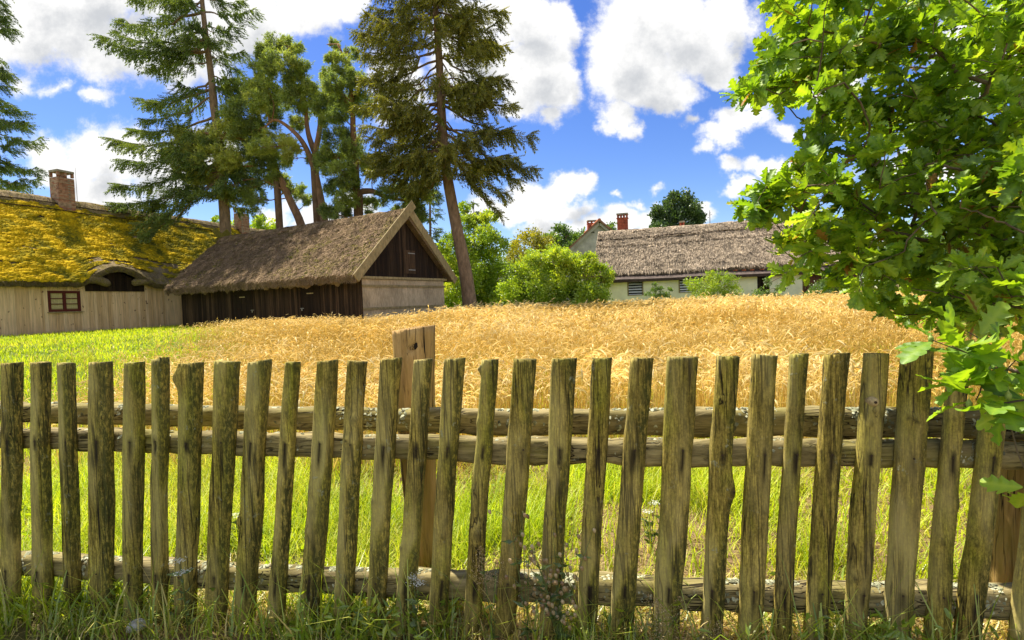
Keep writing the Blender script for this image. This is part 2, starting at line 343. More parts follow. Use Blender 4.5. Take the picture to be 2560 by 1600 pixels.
# ------------------------------------------------------------------ rye field
def strip(P, w, side):                   # flat strip along a curve
    P = np.asarray(P, float); w = np.broadcast_to(w, (len(P),))[:, None]
    V = np.stack([P - side * w, P + side * w], 1).reshape(-1, 3); n = len(P)
    return V, [[2 * i, 2 * i + 1, 2 * i + 3, 2 * i + 2] for i in range(n - 1)]
def rye_template(r, lod):
    mbt = MB(); bend = r.uniform(.8, 3.4); lean = r.uniform(-.1, .22)
    stem = [np.array([0, 0, 0.]), np.array([lean * .3, 0, .45]), np.array([lean, 0, .86])]
    p = stem[-1].copy(); a = lean * .8; neck = []
    for k in range(3):
        a += bend / 5; p = p + np.array([np.sin(a), 0, np.cos(a)]) * .05; neck.append(p.copy())
    side = np.array([0, 1., 0]); w = .0028 if lod == 0 else .005
    V, q = strip(stem + neck, [w] * 5 + [w * .8], side); mbt.add(V, q, tint=-.3)
    if r.random() < .6:
        s2 = np.array([.5, .85, 0]); l0 = stem[0] * .5 + stem[1] * .5
        V, q = strip([l0, l0 + [.08, .05, .2], l0 + [.2, .09, .22]], [.006, .005, .001], s2); mbt.add(V, q, tint=-.4)
    head = [p.copy()]; n = 5 if lod == 0 else 3
    L = r.uniform(.12, .165)
    for k in range(n - 1):
        a += bend / 9; p = p + np.array([np.sin(a), 0, np.cos(a)]) * L / (n - 1); head.append(p.copy())
    W_ = (.0105 if lod == 0 else .0165); wd = W_ * np.sin(np.linspace(.35, 2.9, n))
    V, q = strip(head, wd, side); mbt.add(V, q, tint=.16)
    nrm = np.cross(normed(np.gradient(np.array(head), axis=0)), side)
    Hd = np.array(head); V = np.stack([Hd - nrm * wd[:, None], Hd + nrm * wd[:, None]], 1).reshape(-1, 3); mbt.add(V, q, tint=.16)
    d = normed(head[-1] - head[-2])
    for k in range(6 if lod == 0 else 3):
        b = head[r.integers(1, n)]; e = b + d * r.uniform(.05, .09) + np.array([r.normal(0, .018), r.normal(0, .022), r.normal(0, .015) + .012])
        ww = .0012 if lod == 0 else .0025
        mbt.add([b - side * ww, b + side * ww, e], None, [[0, 1, 2]], .2)
    return mbt
def scatter_mb(mb, t, pos, R, sc, tint):
    V = np.vstack(t.v); q = np.vstack(t.q) if t.q else None; tr = np.vstack(t.t) if t.t else None
    mb.scatter(V, pos, R, sc, q, tr, tint, np.concatenate(t.tint))
def zrot(a):
    c, s_ = np.cos(a), np.sin(a); o = np.zeros_like(a); i = np.ones_like(a)
    return np.stack([np.stack([c, -s_, o], -1), np.stack([s_, c, o], -1), np.stack([o, o, i], -1)], -2)
def sample_area(n, x0, x1, y0, y1, mask):
    out = []
    x = rng.uniform(x0, x1, n); y = rng.uniform(y0, y1, n)
    k = rng.random(n) < mask(x, y); return x[k], y[k]
mb = MB()
for (y0, y1, dn, lod) in ((4.6, 7.5, 280, 0), (7.5, 11, 170, 0), (11, 17, 92, 1), (17, 25, 60, 1), (25, 36, 42, 1)):
    tm = [rye_template(rng, lod) for _ in range(9)]
    xa, xb = -1.05 * y1 - .5, 1.08 * y1 + .6
    x, y = sample_area(int((xb - xa) * (y1 - y0) * dn), xa, xb, y0, y1, rye_mask)
    patch = fbm(np.stack([x * .35, y * .35, x * 0], -1), 3, 5)
    h = (.68 + .34 * (patch - .5) + rng.normal(0, .075, len(x))) * (.72 + .28 * sstep(x - rye_left(y), -.5, 3.5)) * (1 - .28 * sstep(y, 14, 20) * sstep(-x, 2, 6))
    pos = np.stack([x, y, gz(x, y) - .02], -1); which = rng.integers(0, 9, len(x))
    a = rng.normal(.1, 1., len(x)) + np.where(rng.random(len(x)) < .25, np.pi, 0)
    tint = .56 + .75 * (patch - .5) - .16 * np.exp(-((x - 6 - .1 * (y - 24)) / 5) ** 2 - ((y - 22) / 4.) ** 2) + rng.normal(0, .14, len(x))  # Gaussian term paints a cast shadow into the rye colour at centre right
    tall = rng.random(len(x)) < .07; h = h * np.where(tall, 1.2, 1.); tint = tint + .16 * tall
    wd = 1. + .035 * np.maximum(y - 12, 0)
    for k in range(9):
        s_ = which == k
        scatter_mb(mb, tm[k], pos[s_], zrot(a[s_]), np.stack([h[s_] * wd[s_], h[s_] * wd[s_], h[s_]], -1), tint[s_])
M_rye = leaf_mat('ripe_rye', [(0, (.34, .23, .04)), (.3, (.62, .43, .09)), (.6, (.78, .59, .19)), (1, (.93, .79, .43))], .3, (1.1, 1., .7), .015, .6)
tag(mb.build('rye_field', M_rye), 'field of ripe golden rye with nodding ears filling the yard behind the picket fence', 'rye', kind='stuff')

# ------------------------------------------------------------------ grass
def blade_t(bend, w, seg=3):
    P = []; a = 0; p = np.zeros(3); P.append(p.copy())
    for k in range(seg):
        a += bend / seg; p = p + np.array([np.sin(a), 0, np.cos(a)]) / seg; P.append(p.copy())
    ww = w * np.linspace(1, .05, seg + 1); V, q = strip(P, ww, np.array([0, 1., 0])); return V, q
def grass(mb, x, y, hmin, hmax, w, tint, bend=(.2, 1.6), z=None):
    n = len(x)
    if n == 0: return
    pos = np.stack([x, y, (gz(x, y) if z is None else z) - .01], -1); which = rng.integers(0, 6, n)
    for k in range(6):
        V, q = blade_t(rng.uniform(*bend), 1.); s_ = which == k; m_ = s_.sum()
        h = rng.uniform(hmin, hmax, m_) * (1 + .3 * rng.random(m_)); 
        V2 = V.copy()
        mb.scatter(V2, pos[s_], zrot(rng.uniform(0, 6.28, m_)), np.stack([h, np.full(m_, w) * rng.uniform(.7, 1.3, m_), h], -1), q, None, np.clip((tint[s_] if hasattr(tint, '__len__') else tint) + rng.normal(0, .16, m_), 0, 1))
M_grass = leaf_mat('meadow_grass', [(0, (.14, .24, .012)), (.35, (.36, .5, .018)), (.65, (.55, .64, .025)), (1, (.66, .58, .16))], .5, (1.2, 1.15, .5), .02, .5)
mb = MB()
gm = lambda x, y: np.clip(1.05 - soil_amt(x, y) * .88, 0, 1) * (1 - .88 * rye_mask(x, y))
x, y = sample_area(66000, -5, 4.6, 2.7, 5.6, gm)
pt = fbm(np.stack([x * 1.5, y * 1.5, x * 0], -1), 3, 9)
grass(mb, x, y, .12, .34, .0042, .58 + .55 * (pt - .5))
n = 5200; x = rng.uniform(-4, 4.2, n); y = rng.uniform(2.75, 5.2, n); k = rng.random(n) < 1.3 * sstep(fbm(np.stack([x * 1.7 + 9, y * 1.7, x * 0], -1), 2, 46), .5, .7); x, y = x[k], y[k]; n = len(x)
mb.scatter(np.array([[0, 0, 0], [.2, .06, .4], [0, -.02, 1.], [-.2, .06, .4]]), np.stack([x, y, gz(x, y) + rng.random(n) ** 1.5 * .16], -1), frames(rdir(n) + [0, 0, .3]), rng.uniform(.03, .08, n), None, [[0, 1, 2], [0, 2, 3]], rng.normal(.42, .14, n).clip(0, 1))
x, y = sample_area(9000, -4, 4.4, 2.6, 5.4, lambda x, y: .3 + .7 * soil_amt(x, y))
grass(mb, x, y, .04, .16, .004, .95, (.8, 2.8))
gm2 = lambda x, y: (1 - rye_mask(x, y)) * (y < 40) * np.where(x - rye_left(y) < 5, 1, .0)
for (y0, y1, dn, w, h0, h1) in ((5.6, 9, 420, .007, .1, .26), (9, 15, 190, .011, .09, .22), (15, 24, 90, .018, .08, .2), (24, 38, 40, .03, .08, .2)):
    xa, xb = -1.1 * y1 - 1, rye_left(y0) + 5
    x, y = sample_area(int((xb - xa) * (y1 - y0) * dn), xa, xb, y0, y1, gm2)
    pt = fbm(np.stack([x * .6, y * .6, x * 0], -1), 3, 9)
    grass(mb, x, y, h0, h1, w, .56 + .5 * (pt - .5))
# green undergrowth and bindweed inside the rye
x, y = sample_area(26000, -9, 9, 5, 11, lambda x, y: rye_mask(x, y) * .5)
grass(mb, x, y, .25, .5, .006, .6)
# grass along the farm walls and bushes at the far edge of the rye
x, y = sample_area(16000, -9, 24, 27, 36, lambda x, y: (1 - rye_mask(x, y)) * (y > rye_far(x)) * .8)
grass(mb, x, y, .2, .6, .03, .4)
tag(mb.build('meadow_grass', M_grass), 'bright green sunlit meadow grass between the fence, the rye and the mossy farmhouse', 'grass', kind='stuff')

# ------------------------------------------------------------------ the picket fence
def fy(x): return 2.465 - .1214 * x                     # the fence line
def fpt(px, py, back=0.):
    d = ray(px, py); t = (2.465 + back) / (d[1] + .1214 * d[0]); return EYE + d * t
FD = normed(np.array([1, -.1214, 0])); FN = np.array([-.1214, -1, 0]) / math.hypot(1, .1214)   # along the fence, towards the camera
fence = thing('picket_fence', 'weathered grey brown picket fence of rough split pales across the whole foreground', 'fence', (0, fy(0), -.12))
K = 2560 / 2419.
PK = [(6, 55, 857, 6, 48, 1475), (76, 117, 856, 82, 127, 1460), (140, 177, 857, 155, 190, 1465), (212, 267, 855, 210, 270, 1470), (296, 343, 856, 296, 335, 1480),
      (358, 398, 851, 357, 396, 1475), (426, 480, 857, 413, 462, 1480), (510, 567, 853, 483, 533, 1490), (585, 640, 853, 550, 602, 1500), (675, 710, 855, 632, 672, 1510),
      (747, 800, 852, 700, 755, 1512), (822, 868, 853, 785, 830, 1512), (900, 950, 847, 862, 905, 1512), (978, 1023, 849, 933, 978, 1500), (1050, 1100, 847, 1008, 1053, 1512),
      (1138, 1179, 849, 1088, 1133, 1512), (1210, 1271, 848, 1165, 1217, 1512), (1302, 1366, 847, 1270, 1320, 1512), (1397, 1448, 846, 1360, 1410, 1512), (1488, 1546, 845, 1437, 1498, 1512),
      (1575, 1651, 843, 1537, 1608, 1512), (1692, 1747, 841, 1650, 1705, 1512), (1775, 1837, 838, 1738, 1798, 1512), (1866, 1908, 836, 1822, 1868, 1512), (1947, 2010, 835, 1895, 1955, 1512),
      (2040, 2100, 835, 1988, 2045, 1512), (2128, 2206, 828, 2080, 2148, 1512), (2240, 2285, 870, 2178, 2235, 1512), (2330, 2388, 880, 2250, 2318, 1512),
      (-66, -14, 858, -62, -16, 1480), (-150, -96, 858, -148, -98, 1480), (2450, 2510, 880, 2380, 2440, 1512), (2545, 2600, 870, 2470, 2530, 1512)]
M_knot = simple('pale_knot_wood', (.5, .38, .2), .85, .35, 60, bump=.5)
for i, (a0, a1, ty, b0, b1, by) in enumerate(PK):
    r = np.random.default_rng(100 + i)
    T0, T1, B0, B1 = fpt(a0 * K, ty * K), fpt(a1 * K, ty * K), fpt(b0 * K, by * K), fpt(b1 * K, by * K)
    Tc, Bc = (T0 + T1) / 2, (B0 + B1) / 2; wt_, wb_ = np.linalg.norm(T1 - T0), np.linalg.norm(B1 - B0)
    if Bc[2] > -.2: Bc = Tc + (Bc - Tc) * ((Tc[2] + .22) / (Tc[2] - Bc[2]))
    n, k = 72, 25
    s = np.linspace(0, 1, n)
    C = Tc + (Bc - Tc) * s[:, None]
    wob = (fbm(np.stack([s * 3.5, s * 0 + i * 7.1, s * 0], -1), 3, 31) - .5)
    C = C + FD * (wob * .022)[:, None] * (np.sin(s * np.pi) ** .5)[:, None]
    wd = .93 * (wt_ + (wb_ - wt_) * s) * (1 + .16 * (fbm(np.stack([s * 6, s * 0 + i * 3.3, s * 0 + 9], -1), 3, 37) - .5))
    th = np.linspace(0, np.pi, k - 4)   # the rounded front
    sq = r.uniform(.35, .7)                                # how squarish the split face is
    cx = np.sign(np.cos(th)) * np.abs(np.cos(th)) ** sq; cy = np.sin(th) ** r.uniform(.45, .8)
    tilt = r.normal(0, .22)
    prof = np.concatenate([np.stack([cx * .5, cy * .36 * (1 + tilt * cx)], -1), [[-.5, -.12], [-.2, -.16], [.2, -.16], [.5, -.12]]])
    V = C[:, None] + FD * (prof[None, :, 0] * wd[:, None])[..., None] + FN * (prof[None, :, 1] * np.minimum(wd, .085)[:, None] + .0)[..., None]
    # shallow splits and hollows along the grain
    gr = fbm(np.stack([np.broadcast_to(prof[None, :, 0] * 9 + i * 5, (n, k)), np.broadcast_to(s[:, None] * 2.2, (n, k)), np.zeros((n, k))], -1), 3, 41) - .5
    V = V + FN * (gr * .012)[..., None]
    kn = []
    for _ in range(r.integers(1, 4)): kn.append((r.uniform(-.4, .4), r.uniform(.12, .85), r.uniform(.012, .02), r.uniform(.008, .02)))
    if i == 25: kn.append((-.12, .165, .022, .04))
    if i == 6: kn.append((-.5, .05, .03, .03))
    if i == 15: kn += [(.1, .58, .04, .03), (-.48, .03, .014, .035)]
    if i == 21: kn.append((.5, .42, .05, .022))
    if i == 8: kn.append((-.5, .56, .02, .02))
    L = Tc[2] - Bc[2]
    stain = np.zeros((n, k))
    for (ku, ks, kr, kh) in kn:
        du = (prof[None, :, 0] - ku) * wd[:, None]; dz = (s[:, None] - ks) * L
        gk = np.exp(-(du ** 2 + (dz * .7) ** 2) / (kr * kr)); 
        V = V + (FN * .8 + FD * ku * .9)[None, None] * (gk * kh)[..., None]
        stain += .75 * np.exp(-(du ** 2 + dz ** 2) / (kr * .45) ** 2)
    nails = []
    for rail_y in ((1035 + .018 * (a0 + a1) / 2), (1345 + .025 * (a0 + a1) / 2)):
        zn = fpt((a0 + a1) / 2 * K, rail_y * K)[2]; sn = (Tc[2] - zn) / (Tc[2] - Bc[2]); un = r.uniform(-.12, .16)
        du = (prof[None, :, 0] - un) * wd[:, None]; dz = (s[:, None] - sn) * L
        ln = r.uniform(.06, .2)
        stain += 1.5 * np.exp(-(du / (.0085 + .003 * r.random())) ** 2) * sstep(dz, -.03, .0) * (1 - sstep(dz, .03, ln)) * (prof[None, :, 1] > 0)
        j = int(round(sn * (n - 1))); kk = int(np.argmin(np.abs(prof[:k - 4, 0] - un))); nails.append(V[j, kk])
    # sawn top, slightly uneven
    top = V[0]; sl = r.normal(0, .05)
    if i == 5: V[0, :, 2] += np.where(prof[:, 0] > .2, .022, 0)
    V[0, :, 2] += prof[:, 0] * wd[0] * sl + r.normal(0, .0015, k)
    tc_ = V[0].mean(0) + [0, 0, .001]
    mbp = MB(); V2 = np.vstack([V.reshape(-1, 3), tc_[None]])
    mbp.add(V2, grid_faces(n, k, True)[:, ::-1], [[n * k, j, (j + 1) % k] for j in range(k)])
    if i == 27:
        zc = fpt(2230 * K, 1128 * K)[2]
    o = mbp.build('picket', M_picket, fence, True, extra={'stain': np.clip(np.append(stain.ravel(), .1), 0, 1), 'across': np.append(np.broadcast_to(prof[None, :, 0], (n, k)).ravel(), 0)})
    if i in (3, 25): o['label'] = {3: 'broad pale with a split along its middle', 25: 'pale with a large raised pale knot below its top'}[i]
    if i == 25:
        pk = fpt(2049 * K, 944 * K); pk = pk + FN * .052; m_ = MB(); m_.tube([pk - FN * .03, pk, pk + FN * .008, pk + FN * .012], [.021, .0195, .014, .004], 14); m_.build('knot', M_knot, o, True)['label'] = 'raised pale knot'
        m_ = MB(); m_.tube([pk + FN * .008, pk + FN * .0135], [.0065, .006], 10); m_.build('knot', M_nail, o, True)
    for nl in nails:
        mn = MB(); mn.tube([nl - FN * .002, nl + FN * .003], [.0042, .0038], 8); mn.build('nail', M_nail, o)
def rail(name, tops, bots, back, wob=.006, flat=.75, seed=0, label=None):
    xs = np.linspace(-260, 2760, 110)
    yt = np.interp(xs, [a for a, b in tops], [b for a, b in tops]); yb = np.interp(xs, [a for a, b in bots], [b for a, b in bots])
    P0 = np.array([fpt(a * K, b * K, back) for a, b in zip(xs, yt)]); P1 = np.array([fpt(a * K, b * K, back) for a, b in zip(xs, yb)])
    C = (P0 + P1) / 2; h = np.linalg.norm(P1 - P0, axis=1) / 2
    k = 16; th = np.arange(k) / k * 2 * np.pi; n = len(xs)
    uz = np.sign(np.sin(th)) * np.abs(np.sin(th)) ** .6; un = np.sign(np.cos(th)) * np.abs(np.cos(th)) ** .6
    V = C[:, None] + np.array([0, 0, 1.]) * (uz[None] * h[:, None])[..., None] + FN * (un[None] * h[:, None] * flat)[..., None]
    pn = fbm(V * np.array([5, 14, 14]), 4, 50 + seed) - .5; pn2 = fbm(V * np.array([40, 50, 50]), 2, 60 + seed) - .5
    dirn = np.array([0, 0, 1.]) * uz[None, :, None] + FN * un[None, :, None]
    V = V + dirn * (pn * .036 + pn2 * .02)[..., None]
    m_ = MB(); m_.add(V, grid_faces(n, k, True)); return m_, C, h
r1, C1, h1 = rail('rail', [(-300, 942), (0, 948), (600, 962), (1200, 968), (1900, 963), (2700, 966)], [(-300, 988), (0, 993), (600, 1011), (1200, 1026), (1900, 1031), (2700, 1042)], .17, seed=1)
r1.build('rail', M_rail, fence, True)['label'] = 'upper rail set behind, its top edge crusted with pale lichen'
r2, C2, h2 = rail('rail', [(-300, 1003), (0, 1010), (600, 1021), (1200, 1034), (1900, 1038), (2700, 1046)], [(-300, 1048), (0, 1055), (600, 1074), (1200, 1091), (1900, 1101), (2700, 1108)], .06, seed=2)
r2.build('rail', M_rail, fence, True)['label'] = 'middle rail the pales are nailed to, dark along its top'
r3, C3, h3 = rail('rail', [(-300, 1286), (0, 1301), (600, 1336), (1200, 1353), (1900, 1376), (2700, 1388)], [(-300, 1336), (0, 1352), (600, 1387), (1200, 1418), (1900, 1442), (2700, 1470)], .06, seed=3)
r3.build('rail', M_rail, fence, True)['label'] = 'bottom rail, sunlit and crusted with lichen'
# lichen crust on the rails
M_lich = tinted('grey_lichen', [(0, (.09, .085, .05)), (.5, (.3, .31, .19)), (1, (.52, .52, .36))], .95, 60, (1, 1, 1), .4, .6, .004)
lt = np.array([[0, 0, .35]] + [[math.cos(a) * b, math.sin(a) * b, 0] for a, b in zip(np.arange(6) / 6 * 6.283, (1, .75, 1.1, .8, 1, .7))]); ltri = [[0, 1 + j, 1 + (j + 1) % 6] for j in range(6)]
for C, h, N, lo in ((C1, h1, 6500, .0), (C3, h3, 6000, .2), (C2, h2, 1500, .3)):
    mL = MB(); i = rng.integers(0, len(C), N); cm = fbm(np.stack([C[i, 0] * 6, C[i, 0] * 0, C[i, 2] * 0], -1), 2, 77); keep = cm > .4; i = i[keep]
    th = np.where(rng.random(len(i)) < .6, rng.normal(1.57, .35, len(i)), rng.normal(.6, .8, len(i)))
    dr = np.array([0, 0, 1.]) * np.sin(th)[:, None] + FN * np.cos(th)[:, None] * .75
    P = C[i] + FD * rng.uniform(-.02, .02, len(i))[:, None] + dr * h[i][:, None] * 1.0
    mL.scatter(lt, P, frames(dr + .4 * rdir(len(i))), rng.uniform(.003, .015, len(i)) * rng.choice([1, 1, .6], len(i)), None, ltri, rng.random(len(i)))
    o = mL.build('lichen', M_lich, fence, True); o['kind'] = 'stuff'
# posts
def post(pts, rad, seed, parent, knot=None):
    P = np.array(pts); n = 46; s = np.linspace(0, 1, n); C = np.stack([np.interp(s, np.linspace(0, 1, len(P)), P[:, j]) for j in range(3)], -1)
    R_ = np.interp(s, np.linspace(0, 1, len(rad)), rad); k = 30; th = np.arange(k) / k * 2 * np.pi
    c, s_ = np.cos(th), np.sin(th); px_ = np.sign(c) * np.abs(c) ** .7; py_ = np.sign(s_) * np.abs(s_) ** .75
    gr = fbm(np.stack([np.broadcast_to(px_[None] * 4, (n, k)), np.broadcast_to(py_[None] * 4, (n, k)), np.broadcast_to(s[:, None] * 2.5, (n, k))], -1), 4, seed)
    rr = R_[:, None] * (1 + .18 * (gr - .5))
    crack = np.exp(-((th - 4.25) / .06) ** 2)[None] * (s[:, None] < .75) * R_[:, None] * .35
    rr = rr - crack
    V = C[:, None] + FD * (px_[None] * rr)[..., None] - FN * (py_[None] * rr * .8)[..., None]
    if knot:
        du = (px_[None] - knot[0]) * R_[:, None]; dz = C[:, 2][:, None] - knot[1]; q = np.sqrt(du ** 2 + dz ** 2)
        fr = (py_ < 0)[None]
        V = V + FN * ((np.exp(-(q / .05) ** 2) * .012 - np.exp(-(q / .018) ** 2) * .05) * fr)[..., None]
    m_ = MB(); top = C[0] + [0, 0, .006]; V[0, :, 2] += px_ * R_[0] * .1
    m_.add(np.vstack([V.reshape(-1, 3), top[None]]), grid_faces(n, k, True)[:, ::-1], [[n * k, j, (j + 1) % k] for j in range(k)])
    return m_
yb = fy(-.4) + .36
p0, p1, p2 = at(1034, 820, yb), at(1044, 1150, yb), at(1062, 1440, yb)
p2 = p2 + (p2 - p1) * .1
post([p0, p1, p2], [52 * yb / F, 43 * yb / F, 30 * yb / F], 81, fence, (.22, at(1046, 866, yb)[2])).build('post', M_post, fence, True)['label'] = 'thick sawn post with a dark knot hole near its top'
kk = at(1046, 867, yb - .088)
mk = MB(); mk.tube([kk - FN * .004, kk + FN * .004], [.027, .02], 14); mk.build('knot', simple('dark_knot', (.02, .012, .007), .9), fence, True)
yr = fy(2.2) + .32
q0, q1 = at(2560, 1090, yr), at(2530, 1640, yr)
post([q0, q1], [.11, .13], 83, fence).build('post', M_post, fence, True)['label'] = 'thick tan post at the right end, stained dark'
# ------------------------------------------------------------------ weeds at the foot of the fence
M_weed = leaf_mat('fence_foot_grass', [(0, (.08, .15, .012)), (.4, (.25, .37, .025)), (.7, (.42, .5, .04)), (1, (.75, .58, .2))], .42, (1.2, 1.15, .5), .06, .4)
mb = MB()
n = 5200; x = rng.uniform(-2.9, 2.6, n); y = fy(x) + rng.normal(-.02, .15, n); k = (rng.random(n) < 1.5 * sstep(fbm(np.stack([x * 2.6, y * 0, x * 0], -1), 2, 4), .5, .78) + .05) & (y > fy(x) - .6); x, y = x[k], y[k]
grass(mb, x, y, .05, .22, .0042, .46, (.3, 2.))
n = 300; x = rng.uniform(-2.9, 2.4, n); y = fy(x) + rng.uniform(-.22, -.05, n)
grass(mb, x, y, .25, .5, .005, .6, (.5, 2.2))
# dry fallen stalks
n = 7000; x = rng.uniform(-2.9, 2.4, n); y = fy(x) + rng.normal(.16, .2, n)
grass(mb, x, y, .06, .22, .0035, .95, (.8, 2.6))
n = 5200; x = rng.uniform(-2.9, 2.5, n); y = fy(x) + rng.normal(-.02, .13, n); k = rng.random(n) < 1.5 * sstep(fbm(np.stack([x * 2.1 + 40, y * 2, x * 0], -1), 2, 6), .5, .72) + .04; x, y = x[k], y[k]; n = len(x)
lw = np.array([[0, 0, 0], [.16, .05, .35], [0, -.02, 1.], [-.16, .05, .35]])
mb.scatter(lw, np.stack([x, y, -.11 + rng.random(n) ** 1.5 * .2], -1), frames(rdir(n) + [0, 0, .35]), rng.uniform(.03, .075, n), None, [[0, 1, 2], [0, 2, 3]], rng.normal(.4, .16, n).clip(0, .8))
tag(mb.build('fence_foot_grass', M_weed), 'dark green and dry grass tufts growing along the foot of the picket fence', 'grass', kind='stuff')
M_stem = leaf_mat('herb_green', [(0, (.06, .11, .02)), (1, (.2, .28, .06))], .35)
M_dry = leaf_mat('dry_seed_heads', [(0, (.3, .17, .08)), (.5, (.5, .36, .16)), (1, (.66, .55, .3))], .35, (1.1, 1, .8))
M_white = leaf_mat('white_petals', [(0, (.6, .62, .5)), (1, (.82, .82, .76))], .3, (1, 1, .9))
lf = np.array([[0, 0, 0], [.18, .1, .3], [0, .14, .55], [-.18, .1, .3], [0, .05, 1.]]); lq = [[0, 1, 2, 3]]; ltr = [[1, 4, 2], [3, 2, 4]]
def herb(px, foot_y, top_y, label, kind, spread=1., back=-.12, group=None, n=5, name='wildflower'):
    b = fpt(px, foot_y, back); b[2] = -.12
    hh = fpt(px, top_y, back)[2] + .12
    t = thing(name, label, 'plant', b, group); ms, mh = MB(), MB(); r = np.random.default_rng(int(px))
    for k in range(n):
        a = r.uniform(0, 6.28); sp_ = r.uniform(.02, .14) * spread; h = hh * r.uniform(.72, 1.)
        P = np.array([b + [math.cos(a) * sp_ * q ** 1.5, math.sin(a) * sp_ * .6 * q ** 1.5, h * q] for q in np.linspace(0, 1, 7)])
        ms.tube(P, np.linspace(.0026, .0012, 7), 5, False)
        nl = 9; i = r.integers(1, 6, nl); d = normed(np.stack([r.normal(size=nl), r.normal(size=nl), r.uniform(.1, .8, nl)], -1))
        ms.scatter(lf, P[i], frames(d), r.uniform(.03, .07, nl) * (1 if kind != 'panicle' else .5), lq, ltr, r.random(nl))
        top = P[-1]
        if kind == 'umbel':
            N = 70; q = r.normal(size=(N, 2)) * .016; pos = top + np.stack([q[:, 0], q[:, 1], .006 * r.random(N)], -1)
            mh.scatter(lt, pos, frames(np.array([[0, 0, 1.]] * N) + .4 * rdir(N)), r.uniform(.002, .0045, N), None, ltri, r.random(N))
        elif kind == 'panicle':
            N = 260; q = r.random(N); rad = .055 * spread * np.sin(np.pi * np.clip(q * .85 + .12, 0, 1)); a2 = r.uniform(0, 6.28, N)
            pos = top + np.stack([np.cos(a2) * rad * r.random(N) ** .5, np.sin(a2) * rad * r.random(N) ** .5, (q - .65) * .17 * spread], -1)
            mh.scatter(lt, pos, frames(rdir(N)), r.uniform(.0015, .0032, N), None, ltri, r.random(N))
        else:                                              # campion: pale bladder pods hanging off side twigs
            for j in range(8):
                s0 = P[2 + (j % 5)]; e = s0 + [r.normal(0, .05), r.normal(0, .03), r.uniform(.0, .05)]
                ms.tube([s0, (s0 + e) / 2 + [0, 0, .012], e], [.0012, .001, .0008], 4, False)
                mp = MB(); mp.tube([e, e + [.003, 0, -.006], e + [.006, 0, -.015], e + [.008, 0, -.021]], [.0028, .0088, .0075, .004], 7, True, r.random()); mp.build('seed_pod', M_dry, t)
        if mh.v: mh.build('flower_head' if kind == 'umbel' else 'seed_head', M_white if kind == 'umbel' else M_dry, t)
        mh = MB()
    ms.build('stem', M_stem, t)
    return t
herb(468, 1560, 1385, 'yarrow with one flat white flower head in front of the seventh pale from the left', 'umbel', .6, n=2)
herb(1040, 1600, 1435, 'short yarrow with a small white flower head low before the knotty post', 'umbel', .6, n=2)
herb(1235, 1600, 1370, 'airy dry grass panicle, pale straw coloured, left of the campion stems', 'panicle', 1., n=3, name='wild_grass')
herb(1400, 1600, 1340, 'tall tangle of campion with straw coloured bladder pods at the fence foot', 'pod', 1.6, n=9)
herb(1320, 1600, 1280, 'slender campion stem with few pods leaning on the left of the tangle', 'pod', .8, n=3)
herb(1640, 1600, 1500, 'rusty brown dry grass panicle in front of the broad pale', 'panicle', 1.2, n=4, name='wild_grass')
herb(1780, 1600, 1550, 'low reddish dry grass panicle between the broad pale and the bulging pale', 'panicle', 1., n=3, name='wild_grass')
herb(1630, 1400, 1255, 'white yarrow in the sunlit grass behind the fence', 'umbel', 1.2, .9, n=4)
herb(600, 1420, 1290, 'small white flower standing in the sunlit grass behind the fence at left', 'umbel', 1., .8, n=2)
sb = fpt(345, 1575, -.1); sb[2] = -.09
mb = MB(); th, ph = np.meshgrid(np.linspace(0, np.pi, 14), np.arange(20) / 20 * 6.283, indexing='ij')
d = np.stack([np.sin(th) * np.cos(ph), np.sin(th) * np.sin(ph), np.cos(th)], -1); rr = .05 * (.7 + .6 * fbm(d * 1.6 + 4, 3, 8)); V = sb + d * rr[..., None] * np.array([1, .8, .62])
mb.add(V, grid_faces(14, 20, True)); tag(mb.build('stone', simple('pale_stone', (.45, .44, .4), .9, .35, 25, bump=.6), None, False, sb), 'pale grey stone lying in the grass under the fence at left', 'stone')

# ------------------------------------------------------------------ building materials
def thatch_mat(name, c1, c2, c3, moss=None, mamt=.5, stretch=(1, 1, 1)):
    m = MT(name, .95, .1); n = m.noise(16, stretch, 7, .7); b = m.noise(1.3, (1, 1, 1), 4, .6)
    col = m.ramp(n, [(.3, c1), (.5, c2), (.72, c3)])
    col = m.mix(1., col, m.ramp(b, [(.3, .62), (.7, 1.3)]), 'MULTIPLY')
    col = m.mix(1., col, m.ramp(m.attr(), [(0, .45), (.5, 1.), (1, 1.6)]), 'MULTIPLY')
    if moss:
        k = m.ramp(m.noise(3.1, (1, 1, 1), 6, .7), [(.5, 0.), (.64, mamt)]); col = m.mix(k, col, moss)
    m.color(col).bump(n, 1., .06); return m.m
M_thatch_b = thatch_mat('old_brown_thatch', (.1, .066, .036), (.26, .18, .105), (.47, .335, .205), (.15, .12, .025), .65)
M_thatch_l = thatch_mat('mossy_house_thatch', (.09, .07, .035), (.2, .15, .08), (.31, .24, .13), (.22, .18, .02), .7)
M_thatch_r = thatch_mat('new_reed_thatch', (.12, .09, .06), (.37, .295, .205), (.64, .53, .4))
M_moss = tinted('golden_moss', [(0, (.1, .1, .012)), (.3, (.29, .225, .01)), (.6, (.53, .35, .01)), (1, (.7, .5, .02))], .95, 9, (1, 1, 1), .35, .5, .03, .05)
M_plank = MT('pale_larch_planks', .8, .2)
_n = M_plank.noise(14, (1, 1, .07), 5, .6); _c = M_plank.ramp(M_plank.attr(), [(0, (.52, .33, .15)), (.5, (.72, .49, .26)), (1, (.84, .62, .36))])
_c = M_plank.mix(1., _c, M_plank.ramp(_n, [(.3, .72), (.7, 1.2)]), 'MULTIPLY')
